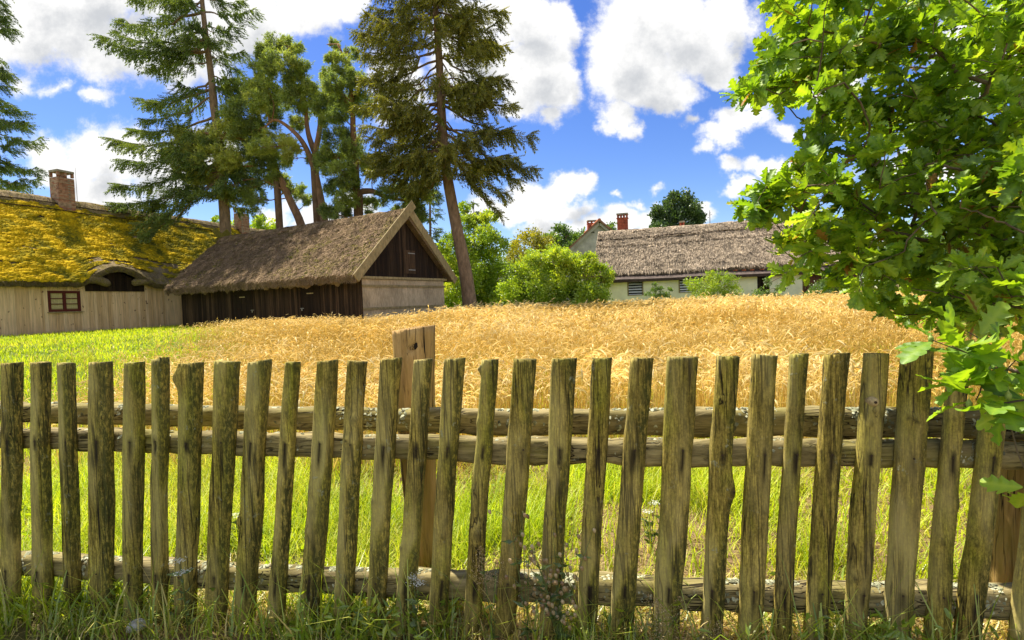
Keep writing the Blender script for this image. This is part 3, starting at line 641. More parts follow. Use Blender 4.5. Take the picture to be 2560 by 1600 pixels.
_k = M_plank.ramp(M_plank.noise(5.5, (1, 1, .8), 1, .4), [(.72, 0.), (.76, .8)]); _c = M_plank.mix(_k, _c, (.16, .08, .04))
_z = N_(M_plank.nt, 'ShaderNodeSeparateXYZ', {0: M_plank._tc.outputs['Object']}).outputs[2]
_d = M_plank.ramp(M_plank.math('ADD', _z, M_plank.math('MULTIPLY', M_plank.noise(2.5, (1, 1, .3), 4), .5)), [(.2, .5), (.6, 0.)]); _c = M_plank.mix(_d, _c, (.3, .25, .18))
M_plank.color(_c).bump(_n, .3, .01); M_plank = M_plank.m
M_dark = tinted('tarred_dark_planks', [(0, (.016, .009, .005)), (.5, (.032, .019, .01)), (1, (.074, .044, .023))], .85, 9, (1, 1, .1), .6, .6, .02)
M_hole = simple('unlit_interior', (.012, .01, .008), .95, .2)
M_red = tinted('dark_red_frame', [(0, (.07, .013, .01)), (1, (.14, .03, .022))], .5, 14, (1, 1, 1), .2, .1)
M_oldboard = tinted('grey_barge_board', [(0, (.18, .14, .065)), (1, (.4, .315, .16))], .85, 8, (1, 1, .5), .4, .4, .01)
M_reed = MT('woven_reed_mat', .9, .1); _n = M_reed.noise(45, (1, 1, .08), 5, .7); _b = M_reed.noise(1.6, (1, 1, .6), 4)
_c = M_reed.mix(1., M_reed.ramp(_n, [(.3, (.26, .19, .11)), (.52, (.5, .39, .25)), (.75, (.74, .6, .42))]), M_reed.ramp(_b, [(.3, .75), (.7, 1.2)]), 'MULTIPLY'); M_reed.color(_c).bump(_n, 1., .02); M_reed = M_reed.m
def brick_mat(name, c1, c2, mortar, ax=(.7, .7)):
    m = MT(name, .9, .15); m.co(); s_ = N_(m.nt, 'ShaderNodeSeparateXYZ', {0: m._tc.outputs['Object']})
    h = m.math('ADD', m.math('MULTIPLY', s_.outputs[0], ax[0]), m.math('MULTIPLY', s_.outputs[1], ax[1]))
    v = N_(m.nt, 'ShaderNodeCombineXYZ', {0: h, 1: s_.outputs[2]}).outputs[0]
    b = N_(m.nt, 'ShaderNodeTexBrick', {'Vector': v, 'Color1': c4(c1), 'Color2': c4(c2), 'Mortar': c4(mortar), 'Scale': 1., 'Mortar Size': .012, 'Brick Width': .26, 'Row Height': .085, 'Bias': -.1})
    n = m.noise(5, detail=6); col = m.mix(1., b.outputs['Color'], m.ramp(n, [(.3, .55), (.7, 1.35)]), 'MULTIPLY')
    m.color(col).bump(b.outputs['Fac'], -.6, .02); return m.m
M_brick_old = brick_mat('old_mixed_brick', (.34, .13, .07), (.42, .3, .19), (.3, .25, .18), (.9, -.5))
M_brick_red = brick_mat('red_brick', (.4, .09, .05), (.34, .07, .04), (.3, .12, .08), (.9, -.3))
M_cream = MT('cream_limewash', .9, .1); _n = M_cream.noise(1.4, (1, 1, 1), 5, .6)
M_cream.color(M_cream.mix(1., (.93, .87, .66), M_cream.ramp(_n, [(.3, .85), (.7, 1.08)]), 'MULTIPLY')); M_cream = M_cream.m
M_tar = simple('tarred_felt', (.1, .075, .06), .85, .45, 3, (1, 1, 1), .3)
M_fascia = simple('dark_fascia', (.06, .04, .03), .8, .4, 6)
M_plaster = simple('grey_render', (.42, .4, .35), .95, .25, 1.2, (1, 1, 1), .2)
M_tile = simple('orange_ridge_tile', (.5, .16, .07), .85, .3, 8)
M_white_slat = simple('white_painted_slat', (.72, .74, .78), .6, .1, 6)
M_metal = simple('grey_iron', (.32, .31, .29), .5, .3, 20, metal=.6)
M_glass = MT('old_window_glass', .12, .35); M_glass.color((.3, .22, .09)); M_glass = M_glass.m
M_curtain = simple('tan_curtain', (.5, .42, .2), .9, .2, 4, (6, 6, .4))
M_lichenstone = simple('mossy_concrete', (.3, .27, .2), .95, .4, 10, bump=.5)
Z3 = np.array([0, 0, 1.])

class Frame:                              # a building's own axes: a along the front wall, o outwards, z up
    def __init__(s, org, ax, nn, u=1.): s.u = u; s.o, s.a, s.n = np.array(org, float), np.array(ax, float), np.array(nn, float); s.M = np.stack([s.a, s.n, Z3])
    def p(s, a, o, z):
        a, o, z = np.broadcast_arrays(np.asarray(a, float), np.asarray(o, float), np.asarray(z, float))
        return s.o + s.u * (a[..., None] * s.a + o[..., None] * s.n + z[..., None] * Z3)
    def hit(s, px, py, o=0.):             # where a photo ray meets the plane parallel to the front wall
        d = ray(px, py); t = ((s.o + s.n * o * s.u - EYE) @ s.n) / (d @ s.n); q = (EYE + d * t - s.o) / s.u; return q @ s.a, q[2]
    def box(s, mb, a0, a1, o0, o1, z0, z1, tint=.5): return mb.box(s.p((a0 + a1) / 2, (o0 + o1) / 2, (z0 + z1) / 2), (abs(a1 - a0) * s.u, abs(o1 - o0) * s.u, abs(z1 - z0) * s.u), s.M, tint)
def planks(fr, mb, a0, a1, o, z0, zf, w=.16, th=.03, gap=.006, tl=(.2, .9), swap=False, seed=0):
    r = np.random.default_rng(seed); a = a0
    while a < a1 - .02:
        ww = min(w * r.uniform(.7, 1.25), a1 - a); zt = zf(a + ww / 2) if callable(zf) else zf; oo = o + r.uniform(0, .014)
        if zt > z0 + .03:
            if swap: fr.box(mb, o, o + th * r.uniform(.8, 1.3), a, a + ww - gap, z0, zt, r.uniform(*tl))
            else: fr.box(mb, a, a + ww - gap, oo - th, oo, z0, zt, r.uniform(*tl))
        a += ww
def thatch_slab(mb, fn, na, nt, thick, seed, rough=.07, fringe=.0, amp=1., band=None):
    """fn(A,T)->points on the top surface, A,T in 0..1 (T: eave to ridge). Closed slab with a ragged eave."""
    A, T = np.meshgrid(np.linspace(0, 1, na), np.linspace(0, 1, nt), indexing='ij'); P = fn(A, T)
    nrm = normed(np.cross(np.gradient(P, axis=0), np.gradient(P, axis=1)));
    if nrm[na // 2, nt // 2, 2] < 0: nrm = -nrm
    n1 = fbm(P * 2.6, 4, seed) - .5; n2 = fbm(P * .7, 2, seed + 9) - .5; n3 = fbm(P * 9, 2, seed + 5) - .5
    top = P + nrm * ((n1 * rough * 2 + n3 * rough * .7) * amp + n2 * .16)[..., None]
    bot = P - nrm * thick
    rag = (fbm(P[:, 0] * np.array([3, 3, 0]) + 7, 3, seed + 3) - .5)
    bot[:, 0] += np.outer(rag, np.array([0, 0, -1.])) * fringe - np.array([0, 0, fringe * .3])
    mid = (top[:, 0] * .5 + bot[:, 0] * .5) + (top[:, 0] - top[:, 1]) * .35
    Vt = top.reshape(-1, 3); Vb = bot.reshape(-1, 3); n = na * nt; q = grid_faces(na, nt)
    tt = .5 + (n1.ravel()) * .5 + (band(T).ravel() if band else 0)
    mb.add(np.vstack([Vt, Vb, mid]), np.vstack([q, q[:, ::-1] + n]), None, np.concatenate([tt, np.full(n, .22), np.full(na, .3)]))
    base = mb.n - len(mid) - 2 * n; e = []
    for i in range(na - 1):
        a, b = base + i * nt, base + (i + 1) * nt; m0, m1 = base + 2 * n + i, base + 2 * n + i + 1
        e += [[a, b, m1, m0], [m0, m1, b + n, a + n], [a + nt - 1 + n, b + nt - 1 + n, b + nt - 1, a + nt - 1]]
    for j in range(nt - 1):
        a = base + j; e.append([a, a + 1, a + 1 + n, a + n]); a = base + (na - 1) * nt + j; e.append([a + n, a + 1 + n, a + 1, a])
    mb.q.append(np.array(e)); return top, nrm
def straw(mb, top, nrm, N, L, w, seed, jit=.35, tl=(.3, 1.)):
    r = np.random.default_rng(seed); na, nt = top.shape[:2]
    fa, ft = r.uniform(0, na - 1.001, N), r.uniform(0, nt - 1.001, N); i, j = fa.astype(int), ft.astype(int)
    P = top[i, j] + (top[i + 1, j] - top[i, j]) * (fa - i)[:, None] + (top[i, j + 1] - top[i, j]) * (ft - j)[:, None]
    dn = normed(top[i, j] - top[i, j + 1]); al = normed(top[i + 1, j] - top[i, j]); nn = nrm[i, j]
    d = normed(dn + al * r.normal(0, jit, N)[:, None] + nn * r.uniform(.0, .25, N)[:, None])
    sd_ = normed(np.cross(d, nn)); l = L * r.uniform(.4, 1.3, N)[:, None]; ww = w * r.uniform(.6, 1.4, N)[:, None]
    P = P + nn * .015; V = np.stack([P - sd_ * ww, P + sd_ * ww, P + d * l + nn * .02], 1).reshape(-1, 3)
    mb.add(V, None, np.arange(3 * N).reshape(-1, 3), np.repeat(r.uniform(*tl, N), 3))
def eave_fringe(mb, top, N, L, seed, tl=(.2, .7)):
    r = np.random.default_rng(seed); na = len(top); f = r.uniform(0, na - 1.001, N); i = f.astype(int)
    q = r.random(N)[:, None]
    P = top[i, 0] + (top[i + 1, 0] - top[i, 0]) * (f - i)[:, None]; out = normed(top[i, 0] - top[i, 1]); P = P - Z3 * q * L * 1.1 - out * q * .1
    d = normed(out * .7 + np.array([0, 0, -.7]) + r.normal(0, .2, (N, 3))); sd_ = normed(top[i + 1, 0] - top[i, 0]); l = r.uniform(.06, .2, N)[:, None]
    V = np.stack([P - sd_ * .008, P + sd_ * .008, P + d * l], 1).reshape(-1, 3); mb.add(V, None, np.arange(3 * N).reshape(-1, 3), np.repeat(r.uniform(*tl, N), 3))
def chimney(parent, fr, a, o, z0, z1, wa, wo, mat, holes=2, flare=True, name='chimney'):
    m = MB(); fr.box(m, a - wa / 2, a + wa / 2, o - wo / 2, o + wo / 2, z0, z1 - .42, .5)
    if flare:
        fr.box(m, a - wa / 2 - .05, a + wa / 2 + .05, o - wo / 2 - .05, o + wo / 2 + .05, z1 - .42, z1 - .36)
    hz0, hz1 = z1 - .36, z1 - .12
    n = holes + 1; pw = .12
    for sx_ in np.linspace(a - wa / 2 + pw / 2, a + wa / 2 - pw / 2, n):
        for so_ in (o - wo / 2 + pw / 2, o + wo / 2 - pw / 2): fr.box(m, sx_ - pw / 2, sx_ + pw / 2, so_ - pw / 2, so_ + pw / 2, hz0, hz1)
    if holes < 3: fr.box(m, a - .07, a + .07, o - wo / 2 + .13, o + wo / 2 - .13, hz0, hz1)
    c = m.build(name, mat, parent); m = MB()
    cv = .04 if flare else .012; fr.box(m, a - wa / 2 - cv, a + wa / 2 + cv, o - wo / 2 - cv, o + wo / 2 + cv, z1 - .12, z1); m.build('cap', M_lichenstone, c)
    m = MB(); fr.box(m, a - wa / 2 - .07, a + wa / 2 + .07, o - wo / 2 - .07, o + wo / 2 + .07, z0, z0 + .12 + (z1 - z0) * .12); m.build('flashing', M_lichenstone, c)
    return c

# ------------------------------------------------------------------ mossy farmhouse at left
t2 = .3345
HA = Frame((-26.766, 24.64, .53), (math.sin(t2), math.cos(t2), 0), (math.cos(t2), -math.sin(t2), 0), 1.12)
house = thing('farmhouse', 'long farmhouse with golden moss over its thatched roof and pale plank walls', 'house', HA.p(6, -4, 0))
wa0, wa1, da, db, wz0, wz1 = 0, 0, 0, 0, 0, 0
wa0, wz1 = HA.hit(118, 727); wa1, _ = HA.hit(199, 727); _, wz0 = HA.hit(160, 779)
m = MB(); ds0, _ = HA.hit(112, 800)
def wl(a0, a1, z0, z1, w, sd): planks(HA, m, a0, a1, .0, z0, z1, w, .03, .008, (.15, .9), False, sd)
wl(-8, ds0, -.4, 2.6, .25, 3); wl(ds0, wa0, -.4, 2.6, .15, 4); wl(wa0, wa1, -.4, wz0, .15, 5); wl(wa0, wa1, wz1, 2.6, .15, 6); wl(wa1, 26, -.4, 2.6, .145, 7)
for a in (-8, 26): planks(HA, m, -9.1, 0, a if a > 0 else a - .03, -.4, lambda o: 2.3 + 1.07 * min(-o, 9.1 + o) , .2, .03, .008, (.15, .9), True, 8)
HA.box(m, -8, 26, -9.13, -9.1, -.4, 2.5)
wallo = m.build('wall', M_plank, house)
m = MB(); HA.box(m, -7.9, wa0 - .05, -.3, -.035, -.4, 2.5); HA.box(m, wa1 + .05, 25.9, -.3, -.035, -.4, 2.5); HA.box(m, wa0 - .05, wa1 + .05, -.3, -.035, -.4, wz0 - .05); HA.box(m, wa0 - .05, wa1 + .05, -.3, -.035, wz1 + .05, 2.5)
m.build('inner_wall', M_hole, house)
m = MB(); fwd = .11
HA.box(m, wa0, wa0 + fwd, -.08, .035, wz0, wz1); HA.box(m, wa1 - fwd, wa1, -.08, .035, wz0, wz1); HA.box(m, wa0 + fwd, wa1 - fwd, -.08, .033, wz1 - fwd, wz1); HA.box(m, wa0 + fwd, wa1 - fwd, -.08, .033, wz0, wz0 + fwd)
am_ = (wa0 + wa1) / 2; HA.box(m, am_ - .06, am_ + .06, -.08, .03, wz0 + fwd, wz1 - fwd)
for q in (1 / 3, 2 / 3):
    zz = wz0 + fwd + (wz1 - wz0 - 2 * fwd) * q
    for a0, a1 in ((wa0 + fwd, am_ - .06), (am_ + .06, wa1 - fwd)): HA.box(m, a0 - .01, a1 + .01, -.06, .01, zz - .018, zz + .018)
win = m.build('window', M_red, house)
for a0, a1 in ((wa0 + fwd, am_ - .06), (am_ + .06, wa1 - fwd)):
    m = MB(); HA.box(m, a0, a1, -.045, -.04, wz0 + fwd, wz1 - fwd); m.build('pane', M_glass, win)
    m = MB(); n = 24; aa = np.linspace(a0 + .02, a1 - .02, n); oo = -.034 + .004 * np.sin(np.arange(n) * 1.7)
    V = np.stack([HA.p(aa, oo, wz0 + fwd + .05), HA.p(aa, oo, wz1 - fwd - .02)], 1).reshape(-1, 3); m.add(V, grid_faces(n, 2)); m.build('curtain', M_curtain, win)
m = MB(); HA.box(m, wa0 - .06, wa1 + .06, -.02, .1, wz0 - .05, wz0 - .002); m.build('sill', M_oldboard, win)
dc, _ = HA.hit(292, 690, .4); dL, _ = HA.hit(196, 700, .4); dR, _ = HA.hit(392, 700, .4)
def lift(a):
    u = np.where(a < dc, (a - dc) / (dc - dL), (a - dc) / (dR - dc)); return np.where(np.abs(u) < 1, np.cos(u * np.pi / 2) ** 1.3, 0)
def roofF(A, T):
    a = -8.6 + A * 35.2; o = .47 + (-4.55 - .47) * T; z = 2.62 + (7.6 - 2.62) * T
    z = z + .94 * lift(a) * np.clip(1 - T / .42, 0, 1) ** 1.7; o = o + .12 * lift(a) * np.clip(1 - T / .2, 0, 1)
    z = z + .07 * np.sin(a * .5) * np.sin(T * 3.14); return HA.p(a, o, z)
def roofB(A, T):
    a = -8.6 + A * 35.2; return HA.p(a, -9.57 + (-4.55 + 9.57) * T, 2.62 + (7.6 - 2.62) * T)
mt = MB(); topF, nF = thatch_slab(mt, roofF, 330, 84, .36, 11, .05, .12)
thatch_slab(mt, roofB, 80, 20, .36, 12, .05, .1)
straw(mt, topF, nF, 9000, .3, .012, 5); eave_fringe(mt, topF, 7000, .3, 6)
roof = mt.build('roof', M_thatch_l, house)
# moss cushions
mm = MB(); r = np.random.default_rng(3); N = 90000; na, nt = topF.shape[:2]
fa, ft = r.uniform(0, na - 1.001, N), r.uniform(0, nt - 1.001, N) ; i, j = fa.astype(int), ft.astype(int)
P = topF[i, j] + (topF[i + 1, j] - topF[i, j]) * (fa - i)[:, None] + (topF[i, j + 1] - topF[i, j]) * (ft - j)[:, None]
A_ = fa / (na - 1) * 35.2 - 8.6; T_ = ft / (nt - 1)
dens_ = fbm(np.stack([A_ * .8, T_ * 5, A_ * 0], -1), 4, 14) + .42 - .42 * sstep(A_, dc - .8, dc + 1.5) * (1 - sstep(T_, .1, .55)) - .36 * lift(A_) * (1 - sstep(T_, .1, .45)) - .6 * sstep(T_, .93, .97) - .08 * sstep(A_, 6.5, 12) - .25 * (1 - sstep(T_, .01, .1)) * sstep(A_, 0, 3)
strk = fbm(np.stack([A_ * 1.1, T_ * 30, A_ * 0], -1), 3, 29); k = r.random(N) < sstep(dens_ + 1.3 * (strk - .5), .44, .62); P, i, j, A_, T_, dens_ = P[k], i[k], j[k], A_[k], T_[k], dens_[k]; N = len(P)
nn = nF[i, j]; al = normed(topF[i + 1, j] - topF[i, j]); dn = np.cross(al, nn)
tl_ = fbm(np.stack([P[:, 0] * 1.5, P[:, 1] * 1.5, P[:, 2] * 1.5], -1), 3, 19)
Rm = np.stack([al, dn, normed(nn + .35 * np.array([0, 0, -1.]) + .35 * rdir(N))], -1)
cl_ = fbm(np.stack([A_ * 1.6, T_ * 22, A_ * 0], -1), 3, 23)
s1 = r.uniform(.06, .15, N); mm.scatter(lt, P + nn * (.01 + .3 * np.clip(cl_ - .4, 0, 1))[:, None], Rm, np.stack([s1 * 1.5, s1 * .85, s1 * 1.4], -1), None, ltri, np.clip(.42 + 1.1 * (tl_ - .5) + .5 * (cl_ - .5) - .2 * sstep(A_, 5, 12) + r.normal(0, .1, N), 0, 1))
mo = mm.build('moss', M_moss, roof, False); mo['kind'] = 'stuff'
# ridge
m = MB(); n = 90; aa = np.linspace(-8.6, 26.6, n); prof = np.array([[.62, -.62], [.5, -.36], [.25, -.04], [0, .1], [-.25, -.04], [-.5, -.36]])
V = np.stack([HA.p(aa, -4.55 + q[0], 7.62 + q[1] + .0 * aa) for q in prof], 1); V += (fbm(V * 3, 3, 8) - .5)[..., None] * Z3 * .16 + (fbm(V * 12, 2, 9) - .5)[..., None] * HA.n * .05
m.add(V, grid_faces(n, 6)[:, ::-1], None, np.repeat(rng.uniform(.7, 1., n), 6))
straw(m, np.ascontiguousarray(V[:, :4]), np.broadcast_to(normed(HA.n * .7 + Z3), (n, 4, 3)), 2600, .3, .012, 15, .5, (.6, 1.))
straw(m, np.ascontiguousarray(V[:, :4]), np.broadcast_to(normed(Z3 * 1.), (n, 4, 3)), 1500, .22, .01, 16, 1.5, (.6, 1.))
m.build('ridge', M_thatch_l, roof)
for o_, z_ in ((-4.02, 7.2), (-3.62, 6.78)):
    m = MB(); P = HA.p(aa, o_, z_ + .03 * np.sin(aa * 1.3) + .1); m.tube(P, .03, 6); m.build('ridge_pole', M_dark, roof)
c1 = chimney(house, HA, 7.15, -4.25, 6.3, 9.25, .84, .72, M_brick_old, flare=False)
c1['label'] = 'tall chimney of mixed worn brick nearest the left edge'
c2 = chimney(house, HA, 19.6, -4.1, 6.3, 9.05, .82, .72, M_brick_old, flare=False); c2['label'] = 'smaller looking red chimney farther along the ridge'
m = MB(); q = HA.p(8.1, -4.6, 7.4); m.tube([q, q + [0, 0, 2.6]], [.018, .01], 5); m.build('lightning_rod', M_metal, house)
# eyebrow dormer opening
m = MB(); planks(HA, m, dL + .5, dR - .5, .06, 2.18, lambda a: 2.2 + 1.05 * float(lift(np.array(a))), .16, .03, .01, (.0, .5), False, 9); dm = m.build('dormer_boards', M_dark, house)
m = MB()
for (pa, pb, rr_) in (((206, 696), (276, 712), .25), ((384, 706), (330, 709), .24)):
    a0, z0 = HA.hit(*pa, .3); a1, z1 = HA.hit(*pb, .3); n = 14; s_ = np.linspace(0, 1, n)
    C = HA.p(a0 + (a1 - a0) * s_, .3 + 0 * s_, z0 + (z1 - z0) * s_ + .1 * np.sin(s_ * 3.14)); m = MB()
    m.tube(C, rr_ * np.sqrt(np.clip(1 - (s_ * 2 - 1) ** 6, .05, 1)), 14, tint=.6)
    m.v[-1] = m.v[-1] + (fbm(m.v[-1] * 9, 3, 4) - .5)[:, None] * normed(m.v[-1] - m.v[-1].mean(0)) * .12
    m.build('dormer_cheek', M_thatch_l, house)

# ------------------------------------------------------------------ barn
tb = .5171
BA = Frame((-7.071, 24.64, .606), (-math.cos(tb), math.sin(tb), 0), (-math.sin(tb), -math.cos(tb), 0), .88)   # a: along the front from the gable corner, o: outwards to the camera
BL, BW = 17.44, 7.235
barn = thing('barn', 'dark plank barn with brown thatched roof and reed covered gable', 'barn', BA.p(BL / 2, -BW / 2, 0))
doors = []
for x0, x1, yt in ((545, 705, 795), (1065, 1215, 770)):
    a0, _ = BA.hit(400 + x1 / 3.025, 480 + 850 / 3.025); a1, _ = BA.hit(400 + x0 / 3.025, 480 + 850 / 3.025); doors.append((a0, a1))
doors.sort(); m = MB(); cur = 0
for k, (a0, a1) in enumerate(doors + [(BL, BL)]): planks(BA, m, cur, a0, 0, -.3, 2.62, .15, .035, .012, (.0, 1.), False, 30 + k); cur = a1
planks(BA, m, -BW, 0, BL, -.3, 2.6, .16, .03, .01, (.1, .9), True, 35)
BA.box(m, 0, BL, -BW, -BW + .03, -.3, 2.6); BA.box(m, .2, BL - .1, -.2, -.05, -.3, 2.6, .0)
m.build('wall', M_dark, barn)
for k, (a0, a1) in enumerate(doors):
    m = MB(); planks(BA, m, a0 + .04, a1 - .04, -.02, -.2, 2.05, .22, .04, .004, (.0, .25), False, 40 + k); BA.box(m, a0, a0 + .04, -.05, .03, -.2, 2.1, .3); BA.box(m, a1 - .04, a1, -.05, .03, -.2, 2.1, .3); BA.box(m, a0 + .04, a1 - .04, -.05, .028, 2.05, 2.6, .15)
    d = m.build('door', M_dark, barn)
    al_ = a0 + .1 if k == 1 else a1 - .1
    m = MB(); BA.box(m, al_ - .18, al_ + .12, .02, .035, 1.02, 1.06); m.box(BA.p(al_ - .02, .035, .95), (.07, .03, .1), BA.M); m.tube([BA.p(al_, .03, 1.05), BA.p(al_ - .01, .06, 1.0)], .015, 6); m.build('latch', M_metal, d)
    m = MB(); BA.box(m, (a0 + a1) / 2 - .28, (a0 + a1) / 2 + .28, .0, .02, 1.86, 1.92, .9); m.build('hinge', M_oldboard, d)
# gable end (towards a = 0)
hs_ = 4.245 / (BW / 2 + .72)
def gz_(o): return 2.418 + .1 + hs_ * (min(-o, BW + o) + .72) - .12
m = MB(); planks(BA, m, -BW, 0, -.02, 2.6, gz_, .17, .035, .01, (.0, .8), True, 50); BA.box(m, .05, .08, -BW + .05, -.05, -.3, 2.6, 0)
gb = m.build('gable', M_dark, barn)
oc = -BW / 2 - .3
m = MB(); planks(BA, m, oc - .55, oc + .5, -.06, 2.9, 4.3, .17, .03, .006, (.9, 1.), True, 51); ht = m.build('hatch', M_dark, barn)
m = MB()
for zz in (3.1, 4.1): BA.box(m, -.085, -.07, oc - .5, oc + .1, zz, zz + .05)
m.build('hinge', M_metal, ht)
m = MB(); BA.box(m, -.16, .0, -BW - .25, .05, 2.52, 2.66, .7); m.build('beam', M_oldboard, barn)
m = MB(); n1, n2 = 60, 24; O_, Zg = np.meshgrid(np.linspace(-BW, .0, n1), np.linspace(-.3, 2.5, n2), indexing='ij')
V = BA.p(-.06 + .035 * (fbm(np.stack([O_ * 2, Zg * .7, O_ * 0], -1), 3, 6) - .5), O_, Zg); m.add(V, grid_faces(n1, n2)); BA.box(m, -.03, .04, -BW, 0, -.3, 2.5)
m.build('reed_panel', M_reed, barn)
for zz in (2.14, .9):
    m = MB(); BA.box(m, -.13, -.075, -BW - .05, .03, zz - .06, zz + .06, .4); m.build('batten', M_oldboard, barn)
m = MB(); BA.box(m, -.05, .12, .0, .06, -.3, 2.6, .6); m.build('corner_post', M_dark, barn)
A0, A1 = -.42, BL + .69
def rbF(A, T):
    a = A0 + A * (A1 - A0); o = .76 + (-BW / 2 - .76) * T; z = 2.76 + (6.62 - 2.76) * T
    z = z + .12 * np.sin(T * np.pi) * 1.2 - .05 * np.sin(A * np.pi) * T; return BA.p(a, o, z)
def rbB(A, T):
    a = A0 + A * (A1 - A0); return BA.p(a, -BW - .76 + (BW / 2 + .76) * T, 2.76 + (6.62 - 2.76) * T)
mt = MB(); topB, nB = thatch_slab(mt, rbF, 230, 90, .34, 21, .085, .5)
thatch_slab(mt, rbB, 60, 30, .36, 22, .05, .1)
straw(mt, topB, nB, 26000, .32, .016, 7, .7, (.1, 1.2)); eave_fringe(mt, topB, 9000, .36, 8, (.3, 1.))
broof = mt.build('roof', M_thatch_b, barn)
m = MB(); n = 70; aa = np.linspace(A0, A1, n)
V = np.stack([BA.p(aa, -BW / 2 + q[0], 6.66 + q[1] * .95) for q in prof * .8], 1); V += (fbm(V * 3, 3, 18) - .5)[..., None] * Z3 * .16
m.add(V, grid_faces(n, 6), None, np.repeat(rng.uniform(.4, .9, n), 6)); straw(m, np.ascontiguousarray(V[:, :4]), np.broadcast_to(normed(BA.n * .7 + Z3), (n, 4, 3)), 2500, .26, .012, 25, .6, (.4, 1.))
straw(m, np.ascontiguousarray(V[:, :4]), np.broadcast_to(Z3, (n, 4, 3)), 1200, .2, .012, 26, 2., (.4, 1.))
m.build('ridge', M_thatch_b, broof)
M_mossb = tinted('dull_roof_moss', [(0, (.07, .07, .015)), (1, (.24, .2, .04))], .95, 12, (1, 1, 1), .4, .5, .03, .05)
mm = MB(); N = 9000; na, nt = topB.shape[:2]; i = rng.integers(0, na - 1, N); j = rng.integers(0, nt - 1, N); P = topB[i, j] + (topB[i + 1, j] - topB[i, j]) * rng.random(N)[:, None]
k = fbm(P * .9, 3, 33) + .12 * (j > 80) + .14 * (i < 14) > .6; P, i, j = P[k], i[k], j[k]
mm.scatter(lt, P, frames(nB[i, j] + .4 * rdir(len(P))), rng.uniform(.04, .11, len(P)), None, ltri, rng.random(len(P))); o = mm.build('moss', M_mossb, broof); o['kind'] = 'stuff'
def barge(a, o0, z0, o1, z1, w, t):
    p0, p1 = BA.p(a, o0, z0), BA.p(a, o1, z1); d = normed(p1 - p0); L = np.linalg.norm(p1 - p0); up = np.cross(d, BA.a); m = MB()
    n = 16; m.box((p0 + p1) / 2, (L, w, t), np.stack([d, up, BA.a]), .55); return m
slp = normed(np.array([-BW / 2 - .76, 0, 6.62 - 2.76])); 
def rk(s, side):                         # along the rake: 0 eave .. 1 ridge (beyond 1: the crossing horn)
    o = .80 + (-BW / 2 - .80) * s; z = 2.55 + (6.66 - 2.55) * s; return (o if side > 0 else -BW - o), z
for side, a_, s1 in ((1, A0 - .08, 1.09), (-1, A0 - .02, .985)):
    o0, z0 = rk(-.01, side); o1, z1 = rk(s1, side)
    b = barge(a_, o0, z0, o1, z1, .44, .055).build('barge_board', M_oldboard, barn)
    if side > 0:
        m = MB()
        for s_ in (.13, .43, .55, .72):
            o, z = rk(s_, 1); m = MB(); m.tube([BA.p(a_ - .06, o, z), BA.p(a_, o, z)], .05, 8); m.build('peg', M_oldboard, b)
for side in (1, -1):
    o0, z0 = rk(.9, side); o1, z1 = rk(1.14, side); barge(A1 + .05 + .06 * side, o0, z0, o1, z1, .4, .055).build('barge_board', M_mossb, barn)['label'] = 'moss green crossed boards at the far end of the ridge'

# ------------------------------------------------------------------ cream farm building at right
t3 = -.2969
_e = np.array([math.cos(t3), math.sin(t3), 0]); _n = np.array([math.sin(t3), -math.cos(t3), 0])
RA = Frame((0, 39.3077, .4), _e, _n)      # o = 0 at the lean-to eave, walls behind it
cot = thing('farm_building', 'cream walled farm building with light reed thatch and louvred windows', 'house', RA.p(14, -5, 0))
ze = 2.69 - .4; zr = 6.81 - .4; ao = -4.97
al0, _ = RA.hit(1497, 585, ao); ar0, _ = RA.hit(2075, 545, ao); wl0, _ = RA.hit(1500, 720, -.45); wr0, _ = RA.hit(2006, 700, -.45)
wins = []
for x0, x1, y0, y1 in ((1568, 1609, 703, 738), (1696, 1741, 697, 731)):
    a0, z1 = RA.hit(x0, y0, -.45); a1, z0 = RA.hit(x1, y1, -.45); wins.append((a0, a1, min(z0, z1), max(z0, z1)))
dg0, _ = RA.hit(1893, 700, -.45); dg1, _ = RA.hit(1924, 700, -.45)
m = MB(); cur = wl0
for a0, a1, z0, z1 in wins:
    RA.box(m, cur, a0, -.7, -.45, -.4, ze + .1); RA.box(m, a0, a1, -.7, -.45, -.4, z0); cur = a1
RA.box(m, cur, dg0, -.7, -.45, -.4, ze + .1); RA.box(m, dg1, wr0, -.7, -.45, -.4, ze + .1)
RA.box(m, wl0, wl0 + .25, -9.5, -.7, -.4, ze + .6)
m.build('wall', M_cream, cot)
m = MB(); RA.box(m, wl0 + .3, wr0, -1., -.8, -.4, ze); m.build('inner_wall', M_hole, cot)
for a0, a1, z0, z1 in wins:
    m = MB(); RA.box(m, a0, a0 + .08, -.6, -.42, z0, ze + .1); RA.box(m, a1 - .08, a1, -.6, -.42, z0, ze + .1); RA.box(m, a0 + .08, a1 - .08, -.6, -.425, z0, z0 + .05); RA.box(m, a0 + .08, a1 - .08, -.6, -.425, ze - .05, ze + .1); w_ = m.build('window', M_oldboard, cot)
    nsl = 6
    for q in range(nsl):
        zz = z0 + .06 + (z1 - z0 - .1) * q / (nsl - 1); m = MB(); m.box(RA.p((a0 + a1) / 2, -.52, zz), (a1 - a0 - .17, .015, .11), np.stack([_e, normed(_n * .6 + Z3 * .8) * 0 + normed(np.cross(normed(Z3 * .8 - _n * .6), _e)), normed(Z3 * .8 - _n * .6)])); m.build('louvre_slat', M_white_slat, w_)
m = MB(); RA.box(m, dg0 + .02, dg0 + .22, -.62, -.43, -.4, ze + .05, .3); RA.box(m, dg0 + .22, dg1 - .02, -.66, -.6, -.4, ze + .05, 0); m.build('door', M_dark, cot)
